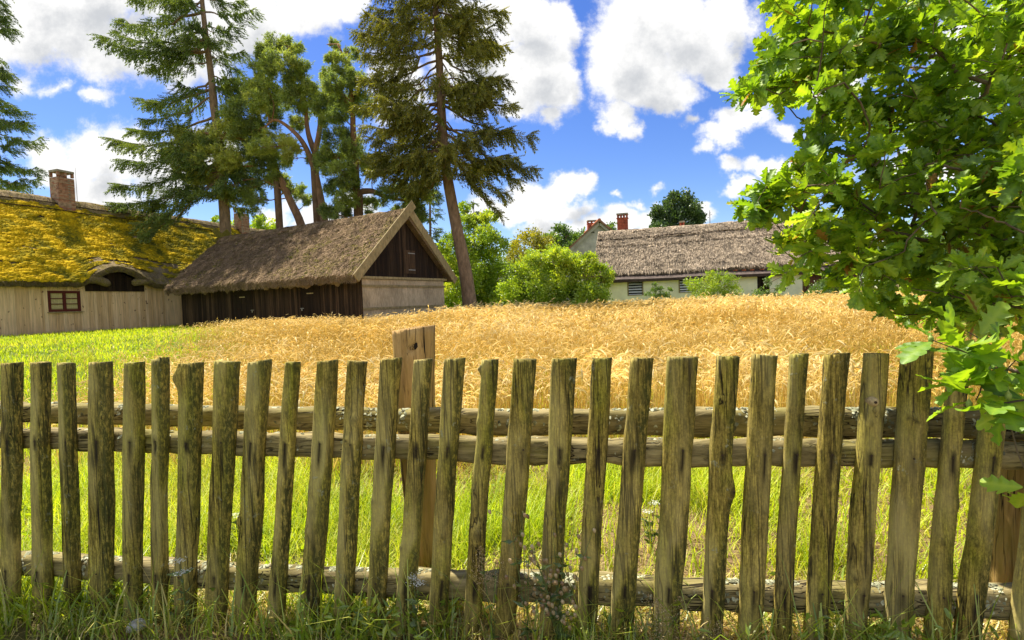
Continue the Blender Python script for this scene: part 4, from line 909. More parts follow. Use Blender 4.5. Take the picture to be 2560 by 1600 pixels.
m = MB(); planks(RA, m, wr0, wr0 + 3.2, -.45, -.4, ze + .2, .2, .04, .01, (.2, 1.), False, 60); m.build('plank_wall', simple('red_brown_planks', (.1, .04, .022), .85, .5, 8, (1, 1, .1)), cot)
# lean-to strip and fascia
m = MB(); n = 40; aa = np.linspace(al0 + .4, ar0, n); V = np.stack([RA.p(aa, 0 + .0 * aa, ze + .06 + .03 * np.sin(aa)), RA.p(aa, -1.3 + 0 * aa, ze + .52 + .03 * np.sin(aa))], 1); V2 = V - Z3 * .05
m.add(np.vstack([V.reshape(-1, 3), V2.reshape(-1, 3)]), np.vstack([grid_faces(n, 2), grid_faces(n, 2)[:, ::-1] + 2 * n])); lt_ = m.build('lean_to_roof', M_tar, cot)
m = MB(); RA.box(m, al0 + .4, ar0, -.02, .03, ze - .14, ze + .05); m.build('fascia', M_fascia, cot)
tT = lambda T: .0 + .1 * sstep(T, .775, .785) + .07 * sstep(T, .6, .62)
def rcF(A, T):
    a = al0 + A * (ar0 - al0) - .25 * (1 - T) * 0; o = -.75 + (ao + .75) * T; z = ze + .62 + (zr - ze - .62 - .1) * T + .12 * np.sin(T * 3.14) + .06 * np.sin(a * .45)
    return RA.p(a, o, z) + (normed(_n * .62 + Z3 * .78) * tT(T)[..., None])
def rcB(A, T):
    a = al0 + A * (ar0 - al0); return RA.p(a, 2 * ao + .75 + (-ao - .75) * T, ze + .62 + (zr - ze - .62) * T)
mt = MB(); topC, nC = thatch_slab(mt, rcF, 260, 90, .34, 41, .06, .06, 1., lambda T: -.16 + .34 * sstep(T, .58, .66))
thatch_slab(mt, rcB, 60, 20, .34, 42, .04, .05)
straw(mt, topC, nC, 36000, .42, .022, 17, .12, (.0, 1.15)); eave_fringe(mt, topC, 5000, .3, 18, (.1, .4))
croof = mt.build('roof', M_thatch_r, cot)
m = MB(); n = 90; aa = np.linspace(al0 + .02, ar0, n); V = np.stack([RA.p(aa, ao + q[0], zr + .02 + q[1]) for q in prof * .5], 1); V += (fbm(V * 4, 3, 18) - .5)[..., None] * Z3 * .12
m.add(V, grid_faces(n, 6)[:, ::-1], None, np.repeat(rng.uniform(.6, 1., n), 6)); straw(m, np.ascontiguousarray(V[:, :4]), np.broadcast_to(Z3, (n, 4, 3)), 1500, .18, .012, 36, 1.5, (.6, 1.1)); m.build('ridge', M_thatch_r, croof)
m = MB(); V = np.stack([RA.p(aa, -.75 + (ao + .75) * .76 + .03, ze + .62 + (zr - ze - .72) * .765 + .2 + .05 * np.sin(aa * .6))], 1)[:, 0]; m.tube(V, .06, 6); m.build('ridge_pole', M_dark, croof)
ca, cz0 = RA.hit(1557, 575, ao - .6); _, cz1 = RA.hit(1557, 534, ao - .6)
chimney(cot, RA, ca, ao - .6, zr - .8, cz1, .82, .6, M_brick_red, 3)['label'] = 'tall red chimney with three openings'
ca2, cz2 = RA.hit(1705, 553, ao - .5); chimney(cot, RA, ca2, ao - .5, zr - .8, cz2, .36, .36, M_brick_red, 1)['label'] = 'small red chimney stub'
for px_, py_ in ((1838, 671), (1860, 670), (1880, 669), (1905, 668)):
    a, z = RA.hit(px_, py_, -.7); m = MB(); zz = ze + .06 + .46 * .7 / 1.3 + .065 + .03 * math.sin(a); an = rng.uniform(0, 1); ax_ = np.stack([_e * math.cos(an) + _n * math.sin(an), -_e * math.sin(an) + _n * math.cos(an), Z3])
    m.box(RA.p(a, -.7, zz), (.25, .12, .07), ax_); o = m.build('brick', M_tile, None, org=RA.p(a, -.7, zz - .035)); tag(o, 'loose orange brick lying on the tarred lean-to roof edge of the cream building', 'brick', 'loose bricks on the lean-to roof')
qa, qz = RA.hit(1775, 562, ao - 1.5); q = RA.p(qa, ao - 1.5, zr - 1.)
an_ = thing('antenna_mast', 'thin antenna mast with small cross arms rising behind the thatched ridge at right', 'antenna', q)
zt = RA.hit(1775, 526, ao - 1.5)[1] - zr + 1.; m = MB(); m.tube([q, q + Z3 * zt], [.045, .03], 6); m.build('mast', M_metal, an_)
m = MB(); m.tube([q + Z3 * (zt - .35) - _e * .18, q + Z3 * (zt - .35) + _e * .18], .02, 5); m.tube([q + Z3 * (zt - .2) - _e * .08, q + Z3 * (zt - .2) + _e * .1], .02, 5); m.build('cross_arm', M_metal, an_)
# grey gabled house farther back
GY_ = 62.; gp, gl, gr_ = at(1497, 556, GY_), at(1385, 655, GY_), at(1609, 655, GY_ + 0)
gl[2] = gr_[2] = (gl[2] + gr_[2]) / 2; gp[2] += 0; gh = thing('gabled_house', 'grey rendered gabled house half hidden behind the thatched farm building', 'house', ((gl[0] + gr_[0]) / 2, GY_ + 5, .4))
m = MB(); Yd = np.array([0, 11., 0]); gb0, gb1 = gl * 1, gr_ * 1; gb0[2] = gb1[2] = .3
V = np.array([gb0, gb1, gr_, gp, gl]); m.add(np.vstack([V, V + Yd]), [[0, 1, 2, 4], [6, 5, 9, 7], [1, 6, 7, 2], [5, 0, 4, 9]], [[4, 2, 3], [9, 8, 7]]); m.build('wall', M_plaster, gh)
m = MB()
for e_ in (gl, gr_):
    d = normed(e_ - gp); up = np.array([-d[2], 0, d[0]]) * (1 if e_ is gr_ else -1); up = up * np.sign(up[2]); c = (gp + e_) / 2 + d * .3 + up * .14 + Yd / 2 - [0, .35, 0]; m.box(c, (np.linalg.norm(e_ - gp) + .7, .2, 11.6), np.stack([d, up, [0, 1, 0]]))
m.build('roof', simple('brown_roof_tiles', (.24, .13, .08), .9, .4, 3), gh)
m = MB(); m.tube([gp + [0, -.5, .22], gp + [0, 11.2, .22]], .2, 10); m.build('ridge_tile', M_tile, gh)
for e_ in (gl, gr_):
    d = normed(e_ - gp); m = MB(); m.box((gp + e_) / 2 + d * .3 + [0, -.36, -.12], (np.linalg.norm(e_ - gp) + .5, .06, .34), np.stack([d, [0, 1, 0], np.cross(d, [0, 1, 0])])); m.build('verge_board', M_plaster, gh)
m = MB()
for dx in (-.25, -.1, .05): q = at(1483, 581, GY_ - .01) ; m = MB(); m.box(q + [dx * 1.4, 0, 0], (.13, .06, .16)); m.build('vent', M_hole, gh)
GF = Frame((gp[0], GY_, 0), (1, 0, 0), (0, -1, 0)); ca, _ = GF.hit(1484, 560, -5.); cz = GF.hit(1484, 551, -5.)[1]
chimney(gh, GF, ca, -5., cz - 2.6, cz, 1.6, .8, M_brick_red, 3)
# small pale shed behind the bushes
sp_ = at(1262, 742, 43.); SF = Frame((sp_[0], 43., .4), (1, 0, 0), (0, -1, 0)); sh_ = thing('shed', 'small pale shed half hidden by the bushes right of the big spruce trunk', 'shed', sp_)
m = MB(); SF.box(m, -1.2, 1.6, -3, 0, -.1, 1.6); m.build('wall', M_oldboard, sh_)
m = MB(); q = normed(np.array([0, .75, .66])); m.box(SF.p(.2, -.9, 2.45), (3.3, 2.4, .08), np.stack([[1, 0, 0], q, np.cross([1, 0, 0], q)])); m.build('roof', simple('pale_roof_boards', (.6, .52, .42), .9, .3, 2, (1, 6, 6)), sh_)
# stick fence at the far right end of the rye
f0, f1 = at(2120, 757, 33.), at(2300, 757, 31.); ff = thing('stick_fence', 'distant fence of thin upright sticks beyond the rye, half hidden by oak leaves', 'fence', f0 * [1, 1, 0] + [0, 0, .4])
n = 46; tpl = None
for k in range(n):
    p = f0 + (f1 - f0) * k / (n - 1); zb = .35; h = rng.uniform(1.25, 1.42); m = MB(); m.tube([[p[0], p[1], zb], [p[0] + rng.normal(0, .02), p[1], zb + h * .5], [p[0] + rng.normal(0, .03), p[1], zb + h]], [.03, .032, .022], 6, tint=rng.random()); m.build('stick', M_oldboard, ff, True)
for zz in (.75, 1.45):
    m = MB(); m.tube([[f0[0], f0[1] - .05, zz], [f1[0], f1[1] - .05, zz]], .04, 6); m.build('rail', M_oldboard, ff)

# ------------------------------------------------------------------ trees
SPR = []
for k in range(8):
    z = k / 8; a = k * 1.3
    for da in (0, 3.14):
        c, s_ = math.cos(a + da), math.sin(a + da); w = .045
        SPR.append(((c * .01 - s_ * w, s_ * .01 + c * w, z - .02), (c * .01 + s_ * w, s_ * .01 - c * w, z + .02), (c * .17 * (1 - .45 * z), s_ * .17 * (1 - .45 * z), z + .16)))
SPR_V = np.array(SPR).reshape(-1, 3); SPR_T = np.arange(len(SPR_V)).reshape(-1, 3)
SPR_C = np.tile([-.1, -.1, .16], len(SPR))
TUF = []
for k in range(12):
    d = normed(np.random.default_rng(k).normal(size=3) + np.array([0, 0, .55])); u_ = normed(np.cross(d, [.3, .5, .8])) * .075
    TUF.append((d * .05 - u_, d * .05 + u_, d * np.random.default_rng(k + 50).uniform(.75, 1.1)))
TUF_V = np.array(TUF).reshape(-1, 3); TUF_T = np.arange(len(TUF_V)).reshape(-1, 3); TUF_C = np.tile([-.14, -.14, .14], len(TUF))
LEF = np.array([[0, 0, 0], [.36, .12, .5], [0, -.04, 1.], [-.36, .12, .5]]); LEF_T = [[0, 1, 2], [0, 2, 3]]
M_spruce = leaf_mat('spruce_needles', [(0, (.05, .085, .02)), (.4, (.115, .18, .035)), (.7, (.2, .27, .05)), (1, (.32, .36, .09))], .4, (1.2, 1.15, .5), .04, .5)
M_spruce2 = leaf_mat('olive_spruce_needles', [(0, (.075, .085, .016)), (.4, (.165, .18, .028)), (.7, (.27, .28, .04)), (1, (.4, .37, .08))], .4, (1.2, 1.1, .4), .04, .5)
M_pine = leaf_mat('pine_needles', [(0, (.12, .18, .045)), (.4, (.29, .37, .075)), (.7, (.45, .52, .09)), (1, (.6, .62, .13))], .52, (1.15, 1.15, .6), .05, .5)
M_lite = leaf_mat('bright_leaves', [(0, (.14, .23, .018)), (.4, (.28, .42, .03)), (.7, (.43, .55, .04)), (1, (.58, .62, .07))], .5, (1.2, 1.15, .45), .05)
M_yell = leaf_mat('yellow_green_leaves', [(0, (.15, .17, .016)), (.5, (.36, .36, .03)), (1, (.55, .48, .05))], .45, (1.2, 1.1, .4), .05)
M_mid = leaf_mat('mid_green_leaves', [(0, (.06, .12, .018)), (.5, (.14, .25, .03)), (1, (.25, .36, .06))], .45, (1.2, 1.15, .45), .06)
M_deep = leaf_mat('deep_green_leaves', [(0, (.03, .065, .02)), (.5, (.07, .13, .035)), (1, (.14, .21, .06))], .4, (1.2, 1.15, .5), .05)
def smooth_path(P, n):
    P = np.asarray(P, float); t = np.linspace(0, len(P) - 1, n); i = np.clip(t.astype(int), 0, len(P) - 2); f = (t - i)[:, None]
    Pm = np.vstack([2 * P[0] - P[1], P, 2 * P[-1] - P[-2]]); a, b, c, d = Pm[i], Pm[i + 1], Pm[i + 2], Pm[i + 3]
    return .5 * (2 * b + (c - a) * f + (2 * a - 5 * b + 4 * c - d) * f ** 2 + (3 * b - a - 3 * c + d) * f ** 3)
def spruce(label, trunk_px, Y, r0, env, explicit=(), nb=110, seed=1, mat=M_spruce, hang=.8, dens=1., cones=0, group=None, lean=.45, sizes=(.3, .6)):
    r = np.random.default_rng(seed)
    tp = np.array([at(x, y, Y) for x, y in trunk_px]); n = 30; T = smooth_path(tp, n); T[0, 2] = min(T[0, 2], .3)
    t = thing('spruce_tree', label, 'tree', T[0], group); mt, mc = MB(), MB()
    rad = r0 * np.linspace(1, .1, n) ** .85; rad[0] *= 1.18; mt.tube(T, rad, 14)
    mt.v[-1] = mt.v[-1] + (fbm(mt.v[-1] * 3, 3, seed) - .5)[:, None] * normed(mt.v[-1] - mt.v[-1].mean(0)) * [1, 1, 0] * r0 * .5
    ey = np.array([e[0] for e in env]); el_ = np.array([e[1] for e in env]); er_ = np.array([e[2] for e in env])
    zt = T[:, 2]; D, Pp, SC, TI = [], [], [], []; tips = []
    def trunk_at_py(py):
        d_ = np.array([ (EYE + 0)[2] ]); 
        ys = 800 - F * ((T - EYE) @ CU) / ((T - EYE) @ _f); k = np.argsort(ys); return np.array([np.interp(py, ys[k], T[k, j]) for j in range(3)])
    br = []
    for k in range(nb):
        py = r.uniform(ey[0], ey[-1]); a = r.uniform(0, 6.283); c = math.cos(a)
        base = trunk_at_py(py); bx = 1280 + F * ((base - EYE) @ CX) / ((base - EYE) @ _f)
        Ll = max(5, bx - np.interp(py, ey, el_)) * Y / F; Lr = max(5, np.interp(py, ey, er_) - bx) * Y / F
        L = (Lr * (1 + c) / 2 + Ll * (1 - c) / 2) * r.uniform(.55, 1.) * (1 if abs(c) > .5 else .9)
        base2 = trunk_at_py(py - .2 * L * F / Y); br.append((base2, np.array([c, math.sin(a), 0]), L, lean * r.uniform(.7, 1.2), None))
    for (x0, y0, x1, y1, dp) in explicit:
        b = trunk_at_py(y0); e = at(x1, y1, Y + dp); v = e - b; L = np.linalg.norm(v[:2]); br.append((b, v * [1, 1, 0] / L, L, lean * .9, v[2] / L))
    for (b, d, L, dr, sl) in br:
        s_ = np.linspace(0, 1, 9); prof_ = -dr * s_ + dr * .62 * s_ ** 3 + .12 * s_
        if sl is not None: prof_ = prof_ - prof_[-1] * s_ + sl * s_
        C = b + d * (L * s_)[:, None] + Z3 * (prof_ * L)[:, None]; C[1:-1] += r.normal(0, .05 * L ** .5, (7, 3))
        mt.tube(C, np.linspace(.02 + .013 * L, .008, 9), 5, False)
        lat = normed(np.cross(d, Z3)); N = int((26 * L + 9) * dens)
        q = r.uniform(.16, 1., N) ** .75; P = np.stack([np.interp(q, s_, C[:, j]) for j in range(3)], -1)
        sgn = r.choice([-1, 1], N); w = r.random(N) * (.22 + .3 * L * (1 - q))
        P = P + lat * (sgn * w)[:, None] + d * (w * .5)[:, None] - Z3 * (w * .35)[:, None]
        dd = normed(d * .55 + lat * (sgn * .45)[:, None] - Z3 * (hang * r.uniform(.2, 1.3, N))[:, None] + .25 * rdir(N))
        top_ = r.random(N) < .3; dd[top_] = normed(d * .9 + lat * (sgn * .6)[:, None] + Z3 * .05)[top_]
        dn_ = dd[:, 2] < -.55; D.append(dd); Pp.append(P); SC.append(r.uniform(*sizes, N) * (.8 + .05 * L) * (1 + .55 * dn_)); TI.append(.36 + .28 * r.random() * np.ones(N) + r.normal(0, .1, N) + .12 * top_); tips.append(P[q > .6])
    # the leader
    D, Pp, SC, TI = np.vstack(D), np.vstack(Pp), np.concatenate(SC), np.concatenate(TI)
    mc.scatter(SPR_V, Pp, frames(D), np.stack([SC * 1.15, SC * 1.15, SC], -1), None, SPR_T, TI, SPR_C)
    mt.build('trunk', M_bark, t, True); mc.build('crown', mat, t)
    if cones:
        tp_ = np.vstack(tips); tp_ = tp_[r.integers(0, len(tp_), cones)]; m = MB(); m.tube([[0, 0, 0], [0, 0, -.03], [0, 0, -.1], [0, 0, -.17], [0, 0, -.2]], [.012, .032, .038, .028, .008], 7)
        o = m.build('cone', M_cone, t, True); o.location = tuple(tp_[0] - np.array(t.location))
        for p in tp_[1:]: c_ = o.copy(); COL.objects.link(c_); c_.parent = t; c_.location = tuple(p - np.array(t.location) - [0, 0, .1])
    return t
M_cone = simple('ripe_cone', (.34, .13, .05), .7, .3, 30)
def puff_tree(name, label, cat, Y, trunks, puffs, mat, bark, leaf='leaf', per=300, size=(.1, .18), jit=.5, seed=1, r0=.2, up=.3, rough=.75, group=None, base=None, branch=True, tshift=0.):
    r = np.random.default_rng(seed); T = [(smooth_path([at(x, y, Y + dy) for x, y, dy in tr], 24)) for tr in trunks]
    for t_ in T:
        if t_[0][2] > .9 or base: t_[0] = [t_[0][0], t_[0][1], .3]
    t = thing(name, label, cat, T[0][0] * [1, 1, 0] + [0, 0, .35], group); mt, mc = MB(), MB(); nodes = []
    for k, t_ in enumerate(T):
        rr = r0 * (1 if k == 0 else .7); rad = rr * np.linspace(1, .2, 24); mt.tube(t_, rad, 10, True, tint=np.clip(np.concatenate([np.repeat(np.linspace(.1, .95, 24), 10), [.1, .9]]), 0, 1)); nodes.append(t_)
    nodes = np.vstack(nodes); P, TI, DD = [], [], []
    for (px, py, pr) in puffs:
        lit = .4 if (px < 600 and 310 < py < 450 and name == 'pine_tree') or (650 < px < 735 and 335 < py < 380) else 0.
        R_ = pr * Y / F; c = at(px, py, Y + r.normal(0, jit)); 
        if branch:
            dn = np.linalg.norm(nodes - c + [0, 0, R_ * .8], axis=1) + 3 * np.maximum(nodes[:, 2] - c[2] - .2, 0); b = nodes[dn.argmin()]
            mid = (b + c) / 2 + r.normal(0, .12, 3) * np.linalg.norm(c - b) + Z3 * .06 * np.linalg.norm(c - b); C = smooth_path([b, mid, c], 9); L = np.linalg.norm(c - b); mt.tube(C, np.linspace(.012 + r0 * .07 + .007 * L, .01, 9), 5, False, .8)
            for _ in range(4):
                e = c + rdir(1)[0] * R_ * .8; f_ = C[5]; mt.tube(smooth_path([f_, (f_ + e) / 2 + r.normal(0, .05, 3), e], 5), np.linspace(.018, .005, 5), 4, False, .6)
        nc = r.integers(10, 17); cd = rdir(nc) * r.uniform(.35, 1., (nc, 1)) ** .6 * R_ * np.array([1, 1, rough])
        ct = r.normal(0, .13, nc) + r.normal(0, .09); N = int(per * (3. if leaf == 'leaf' else 1.7) * (pr / 35) ** 1.6); w = r.integers(0, nc, N)
        off = r.normal(0, 1, (N, 3)) * R_ * (.22 if leaf == 'leaf' else .19); p = c + cd[w] + off
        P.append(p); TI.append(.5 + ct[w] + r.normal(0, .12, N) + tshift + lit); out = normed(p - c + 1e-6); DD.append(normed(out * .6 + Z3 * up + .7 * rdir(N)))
    P, TI, DD = np.vstack(P), np.concatenate(TI), np.vstack(DD); N = len(P); sc = r.uniform(*size, N)
    if leaf == 'leaf': mc.scatter(LEF, P, frames(DD), np.stack([sc, sc, sc], -1), None, LEF_T, TI)
    else: mc.scatter(TUF_V, P, frames(DD), sc, None, TUF_T, TI, TUF_C)
    mt.build('trunk', bark, t, True); mc.build('crown', mat, t); return t

spruce('dark green spruce at the left edge of the photo, beyond the mossy roof', [(-60, 620), (-55, 300), (-50, 0), (-46, -220)], 42, .35, [(-150, -150, 0), (60, -170, 20), (280, -190, 60), (420, -200, 80), (480, -190, 70)],
       [(-50, 50, 28, 78, 0), (-50, 170, 25, 185, 0), (-50, 240, 68, 278, 1), (-50, 270, 72, 305, -1), (-50, 380, 92, 418, 0), (-50, 420, 65, 462, 1), (-50, 350, 60, 350, -1), (-50, 200, 32, 215, 1)], 70, 2)
spruce('tall dark spruce rising behind the left end of the barn roof', [(570, 800), (563, 560), (556, 470), (545, 330), (535, 270), (529, 200), (515, 90), (505, 0), (498, -120), (495, -210)], 37.5, .4,
       [(-150, 440, 560), (0, 400, 590), (100, 400, 600), (230, 420, 620), (330, 430, 640), (430, 420, 650), (520, 420, 650)],
       [(505, -30, 335, -5, 0), (510, 30, 310, 45, 2), (520, 95, 285, 72, -1), (525, 130, 253, 88, 0), (535, 220, 355, 245, 1), (537, 240, 362, 300, -1), (540, 290, 335, 322, 1), (545, 330, 280, 345, 0), (548, 360, 297, 402, -2), (550, 400, 296, 460, 0), (505, -60, 400, -40, 1), (503, -70, 590, -50, 0), (500, -110, 420, -110, 1), (500, -110, 570, -100, 0), (508, 0, 420, 40, 2), (512, 60, 590, 70, -1), (505, -30, 560, 20, 1), (552, 430, 280, 507, -1),
        (552, 440, 355, 590, -2), (550, 430, 345, 560, -2), (510, 30, 640, 22, 0), (505, -10, 606, 5, 1), (520, 120, 612, 130, 0), (525, 140, 600, 175, 2), (530, 190, 640, 190, 1), (540, 280, 640, 300, 1), (550, 400, 650, 470, 1), (515, 60, 400, 130, 1), (520, 110, 380, 170, 1), (530, 200, 390, 250, 2), (545, 340, 400, 380, 1), (548, 400, 370, 520, 0)], 60, 3, dens=1.3)
spruce('very tall olive green spruce hung with brown cones, its bare trunk right of the barn', [(1177, 800), (1172, 740), (1160, 660), (1140, 560), (1115, 420), (1105, 300), (1098, 150), (1088, 0), (1080, -150), (1074, -300)], 31, .46,
       [(-260, 1000, 1160), (0, 930, 1240), (100, 905, 1262), (200, 920, 1268), (300, 915, 1290), (400, 930, 1315), (470, 960, 1260)],
       [(1088, 0, 1262, 20, 0), (1095, 60, 1268, 105, 1), (1100, 140, 1268, 200, -1), (1105, 200, 1285, 260, 0), (1108, 260, 1330, 330, 0), (1110, 300, 1335, 420, -1), (1115, 330, 1300, 450, 1), (1115, 360, 1250, 535, 0), (1115, 370, 1265, 480, -1), (1110, 330, 1200, 480, -1),
        (1095, 30, 890, 75, 0), (1098, 100, 915, 130, 1), (1100, 150, 905, 200, -1), (1100, 210, 890, 260, 0), (1105, 260, 905, 320, -1), (1108, 310, 915, 390, 1), (1112, 340, 925, 430, -1), (1115, 360, 980, 450, 0), (1115, 380, 1020, 470, -2), (1090, 10, 930, 15, 0), (1100, 120, 940, 180, -2), (1105, 240, 960, 330, -2), (1110, 300, 1000, 400, -2)], 120, 4, M_spruce2, 1., 1.15, 70, None, .5)
spruce('thin dark spruce in the shade behind the barn peak', [(1078, 700), (1076, 590), (1074, 440), (1072, 380)], 48, .16, [(390, 1065, 1080), (450, 1050, 1098), (560, 1040, 1112), (680, 1035, 1120)], (), 60, 6, M_spruce, .6)
spruce('small spruce with its top just right of the big bare trunk', [(1186, 760), (1186, 620), (1184, 500)], 46, .14, [(505, 1180, 1190), (560, 1150, 1225), (680, 1140, 1240)], (), 46, 7, M_spruce, .4)
pin = 'tall slender pines behind the barn'
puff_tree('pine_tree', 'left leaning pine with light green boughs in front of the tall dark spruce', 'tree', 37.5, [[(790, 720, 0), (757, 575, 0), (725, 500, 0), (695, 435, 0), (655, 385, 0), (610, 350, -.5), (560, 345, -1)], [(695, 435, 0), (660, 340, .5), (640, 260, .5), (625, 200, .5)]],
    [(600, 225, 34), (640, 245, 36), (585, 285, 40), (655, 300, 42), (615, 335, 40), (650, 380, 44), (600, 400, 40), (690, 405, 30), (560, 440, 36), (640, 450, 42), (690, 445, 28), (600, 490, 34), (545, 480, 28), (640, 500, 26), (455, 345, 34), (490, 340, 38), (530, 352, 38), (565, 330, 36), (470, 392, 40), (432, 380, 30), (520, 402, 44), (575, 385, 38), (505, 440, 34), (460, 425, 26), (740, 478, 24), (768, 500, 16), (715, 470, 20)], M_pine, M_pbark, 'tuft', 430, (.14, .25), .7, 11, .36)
puff_tree('pine_tree', 'forked pine whose trunk splits into two reddish limbs behind the barn ridge', 'tree', 36, [[(818, 720, 0), (812, 570, 0), (802, 500, 0), (790, 440, 0), (785, 400, 0), (800, 320, 0), (795, 270, 0), (760, 210, 0), (735, 150, 0), (722, 110, 0)], [(788, 430, 0), (765, 370, -.5), (735, 330, -.5), (690, 300, -.5), (660, 320, -.5)], [(790, 390, 0), (770, 330, .5), (762, 250, .5), (750, 190, .5)]],
    [(690, 112, 26), (672, 140, 28), (718, 118, 30), (655, 175, 32), (700, 172, 42), (748, 160, 28), (662, 215, 40), (712, 222, 40), (755, 212, 34), (645, 255, 28), (790, 225, 28), (690, 268, 32), (772, 270, 30), (820, 190, 20), (740, 250, 34), (802, 262, 26), (690, 355, 32), (722, 368, 28), (655, 368, 28), (742, 310, 22), (640, 345, 22), (780, 395, 16), (835, 250, 26), (820, 300, 22), (725, 400, 16)], M_pine, M_pbark, 'tuft', 430, (.14, .25), .8, 12, .32, tshift=.06)
puff_tree('pine_tree', 'straight pine with a red brown trunk and one long bare limb reaching right', 'tree', 34.5, [[(898, 720, 0), (895, 560, 0), (890, 440, 0), (883, 330, 0), (880, 250, 0), (868, 170, 0), (845, 110, 0)], [(892, 480, 0), (930, 478, 0), (960, 490, -.5), (1005, 500, -.5), (1040, 505, -.5)]],
    [(838, 112, 14), (836, 142, 20), (880, 132, 18), (852, 172, 32), (830, 212, 28), (880, 202, 32), (860, 250, 38), (838, 285, 30), (902, 262, 36), (850, 350, 38), (825, 385, 34), (882, 372, 38), (850, 425, 38), (822, 405, 28), (902, 402, 36), (870, 455, 26), (838, 472, 28), (932, 425, 26), (862, 505, 28), (850, 535, 28), (828, 528, 22), (925, 510, 22), (972, 488, 28), (1022, 478, 32), (1050, 500, 34), (1062, 468, 28), (1000, 515, 24), (1042, 535, 28), (930, 540, 18)], M_pine, M_pbark, 'tuft', 430, (.14, .25), .9, 13, .32, tshift=-.05)
puff_tree('deciduous_tree', 'airy light green tree with several thin stems right of the big spruce trunk', 'tree', 41, [[(1165, 790, 0), (1170, 690, 0), (1190, 560, 0)], [(1180, 790, 0), (1215, 690, 0), (1260, 600, 0)], [(1150, 790, 1), (1140, 690, 1), (1130, 600, 1)]],
    [(1160, 558, 26), (1192, 548, 22), (1212, 588, 30), (1182, 620, 34), (1240, 612, 30), (1140, 600, 26), (1222, 660, 38), (1172, 680, 38), (1130, 660, 28), (1140, 725, 32), (1190, 735, 32), (1232, 715, 30), (1116, 620, 18), (1112, 740, 22), (1118, 695, 20), (1160, 520, 16), (1225, 545, 18), (1130, 765, 36), (1175, 768, 36), (1220, 765, 36), (1262, 758, 36), (1200, 700, 40), (1150, 650, 34), (1245, 690, 36)], M_lite, M_dbark, 'leaf', 500, (.12, .24), 1.2, 21, .09, .2, tshift=.06)
puff_tree('deciduous_tree', 'round yellow green tree between the spruce trunk and the grey gable', 'tree', 56, [[(1330, 760, 0), (1332, 690, 0), (1335, 620, 0)]], [(1332, 606, 34), (1302, 618, 28), (1362, 610, 28), (1345, 640, 34), (1290, 650, 32), (1322, 668, 36), (1375, 640, 24), (1275, 680, 26), (1365, 665, 24)], M_yell, M_dbark, 'leaf', 520, (.14, .28), .8, 22, .2)
puff_tree('deciduous_tree', 'mid green leafy tree behind the yellow green one, left of the grey gable', 'tree', 80, [[(1415, 720, 0), (1415, 650, 0), (1415, 590, 0)]], [(1400, 588, 26), (1432, 598, 24), (1380, 602, 24), (1420, 620, 26), (1452, 592, 18), (1460, 620, 20), (1385, 630, 22), (1530, 572, 14)], M_mid, M_dbark, 'leaf', 620, (.25, .45), 1., 23, .3)
puff_tree('lilac_bush', 'big bright green rounded bush in front of the left end of the thatched farm building', 'bush', 34, [[(1390, 765, 0), (1392, 720, 0), (1395, 660, 0)], [(1330, 765, 0), (1328, 700, 0)], [(1450, 765, 0), (1460, 690, 0)]],
    [(1290, 745, 40), (1330, 752, 40), (1370, 752, 40), (1415, 752, 40), (1460, 752, 36), (1500, 750, 26), (1305, 690, 42), (1342, 668, 44), (1382, 656, 44), (1420, 672, 36), (1460, 672, 34), (1496, 688, 28), (1350, 715, 38), (1400, 715, 38), (1452, 715, 38), (1490, 728, 28), (1312, 730, 34), (1280, 722, 28), (1524, 690, 12), (1330, 655, 22), (1400, 640, 22), (1440, 652, 20), (1478, 650, 18), (1515, 706, 14)], M_lite, M_dbark, 'leaf', 720, (.1, .19), .7, 24, .06, .2, tshift=.08)
puff_tree('deciduous_tree', 'dark green round headed tree rising alone behind the thatched ridge', 'tree', 85, [[(1690, 680, 0), (1690, 590, 0), (1690, 510, 0)]], [(1690, 505, 30), (1665, 525, 26), (1718, 518, 28), (1650, 556, 28), (1698, 556, 34), (1735, 548, 24), (1682, 492, 14), (1640, 575, 20), (1745, 570, 18), (1660, 580, 26), (1712, 580, 26)], M_deep, M_dbark, 'leaf', 700, (.28, .5), 1., 25, .35)
puff_tree('deciduous_tree', 'small pale green treetop beside the far chimney of the mossy house', 'tree', 70, [[(665, 700, 0), (665, 620, 0), (665, 560, 0)]], [(660, 558, 18), (678, 572, 14), (648, 548, 12), (692, 578, 12), (640, 575, 16)], M_lite, M_dbark, 'leaf', 620, (.2, .36), .8, 26, .15)
puff_tree('deciduous_tree', 'pale green treetop peeping over the mossy ridge between spruce trunk and house', 'tree', 70, [[(585, 700, 0), (585, 620, 0), (585, 565, 0)]], [(545, 552, 12), (600, 560, 14), (575, 568, 14)], M_lite, M_dbark, 'leaf', 500, (.2, .36), .8, 27, .12)
puff_tree('shrub', 'yellow green shrub growing against the cream wall between window and doorway', 'bush', 33.6, [[(1785, 765, 0), (1785, 730, 0), (1783, 690, 0)]], [(1732, 712, 20), (1770, 708, 24), (1802, 700, 22), (1830, 706, 18), (1750, 732, 26), (1792, 735, 26), (1830, 732, 20), (1776, 682, 9)], M_lite, M_dbark, 'leaf', 520, (.06, .13), .3, 28, .03, .3)
puff_tree('shrub', 'thin leafy shrub climbing beside the dark doorway of the cream building', 'bush', 33, [[(1915, 765, 0), (1915, 735, 0), (1917, 700, 0)]], [(1916, 705, 11), (1910, 735, 18), (1952, 722, 12), (1890, 742, 14), (1940, 742, 16), (1964, 708, 9)], M_mid, M_dbark, 'leaf', 420, (.06, .13), .2, 29, .02, .3)
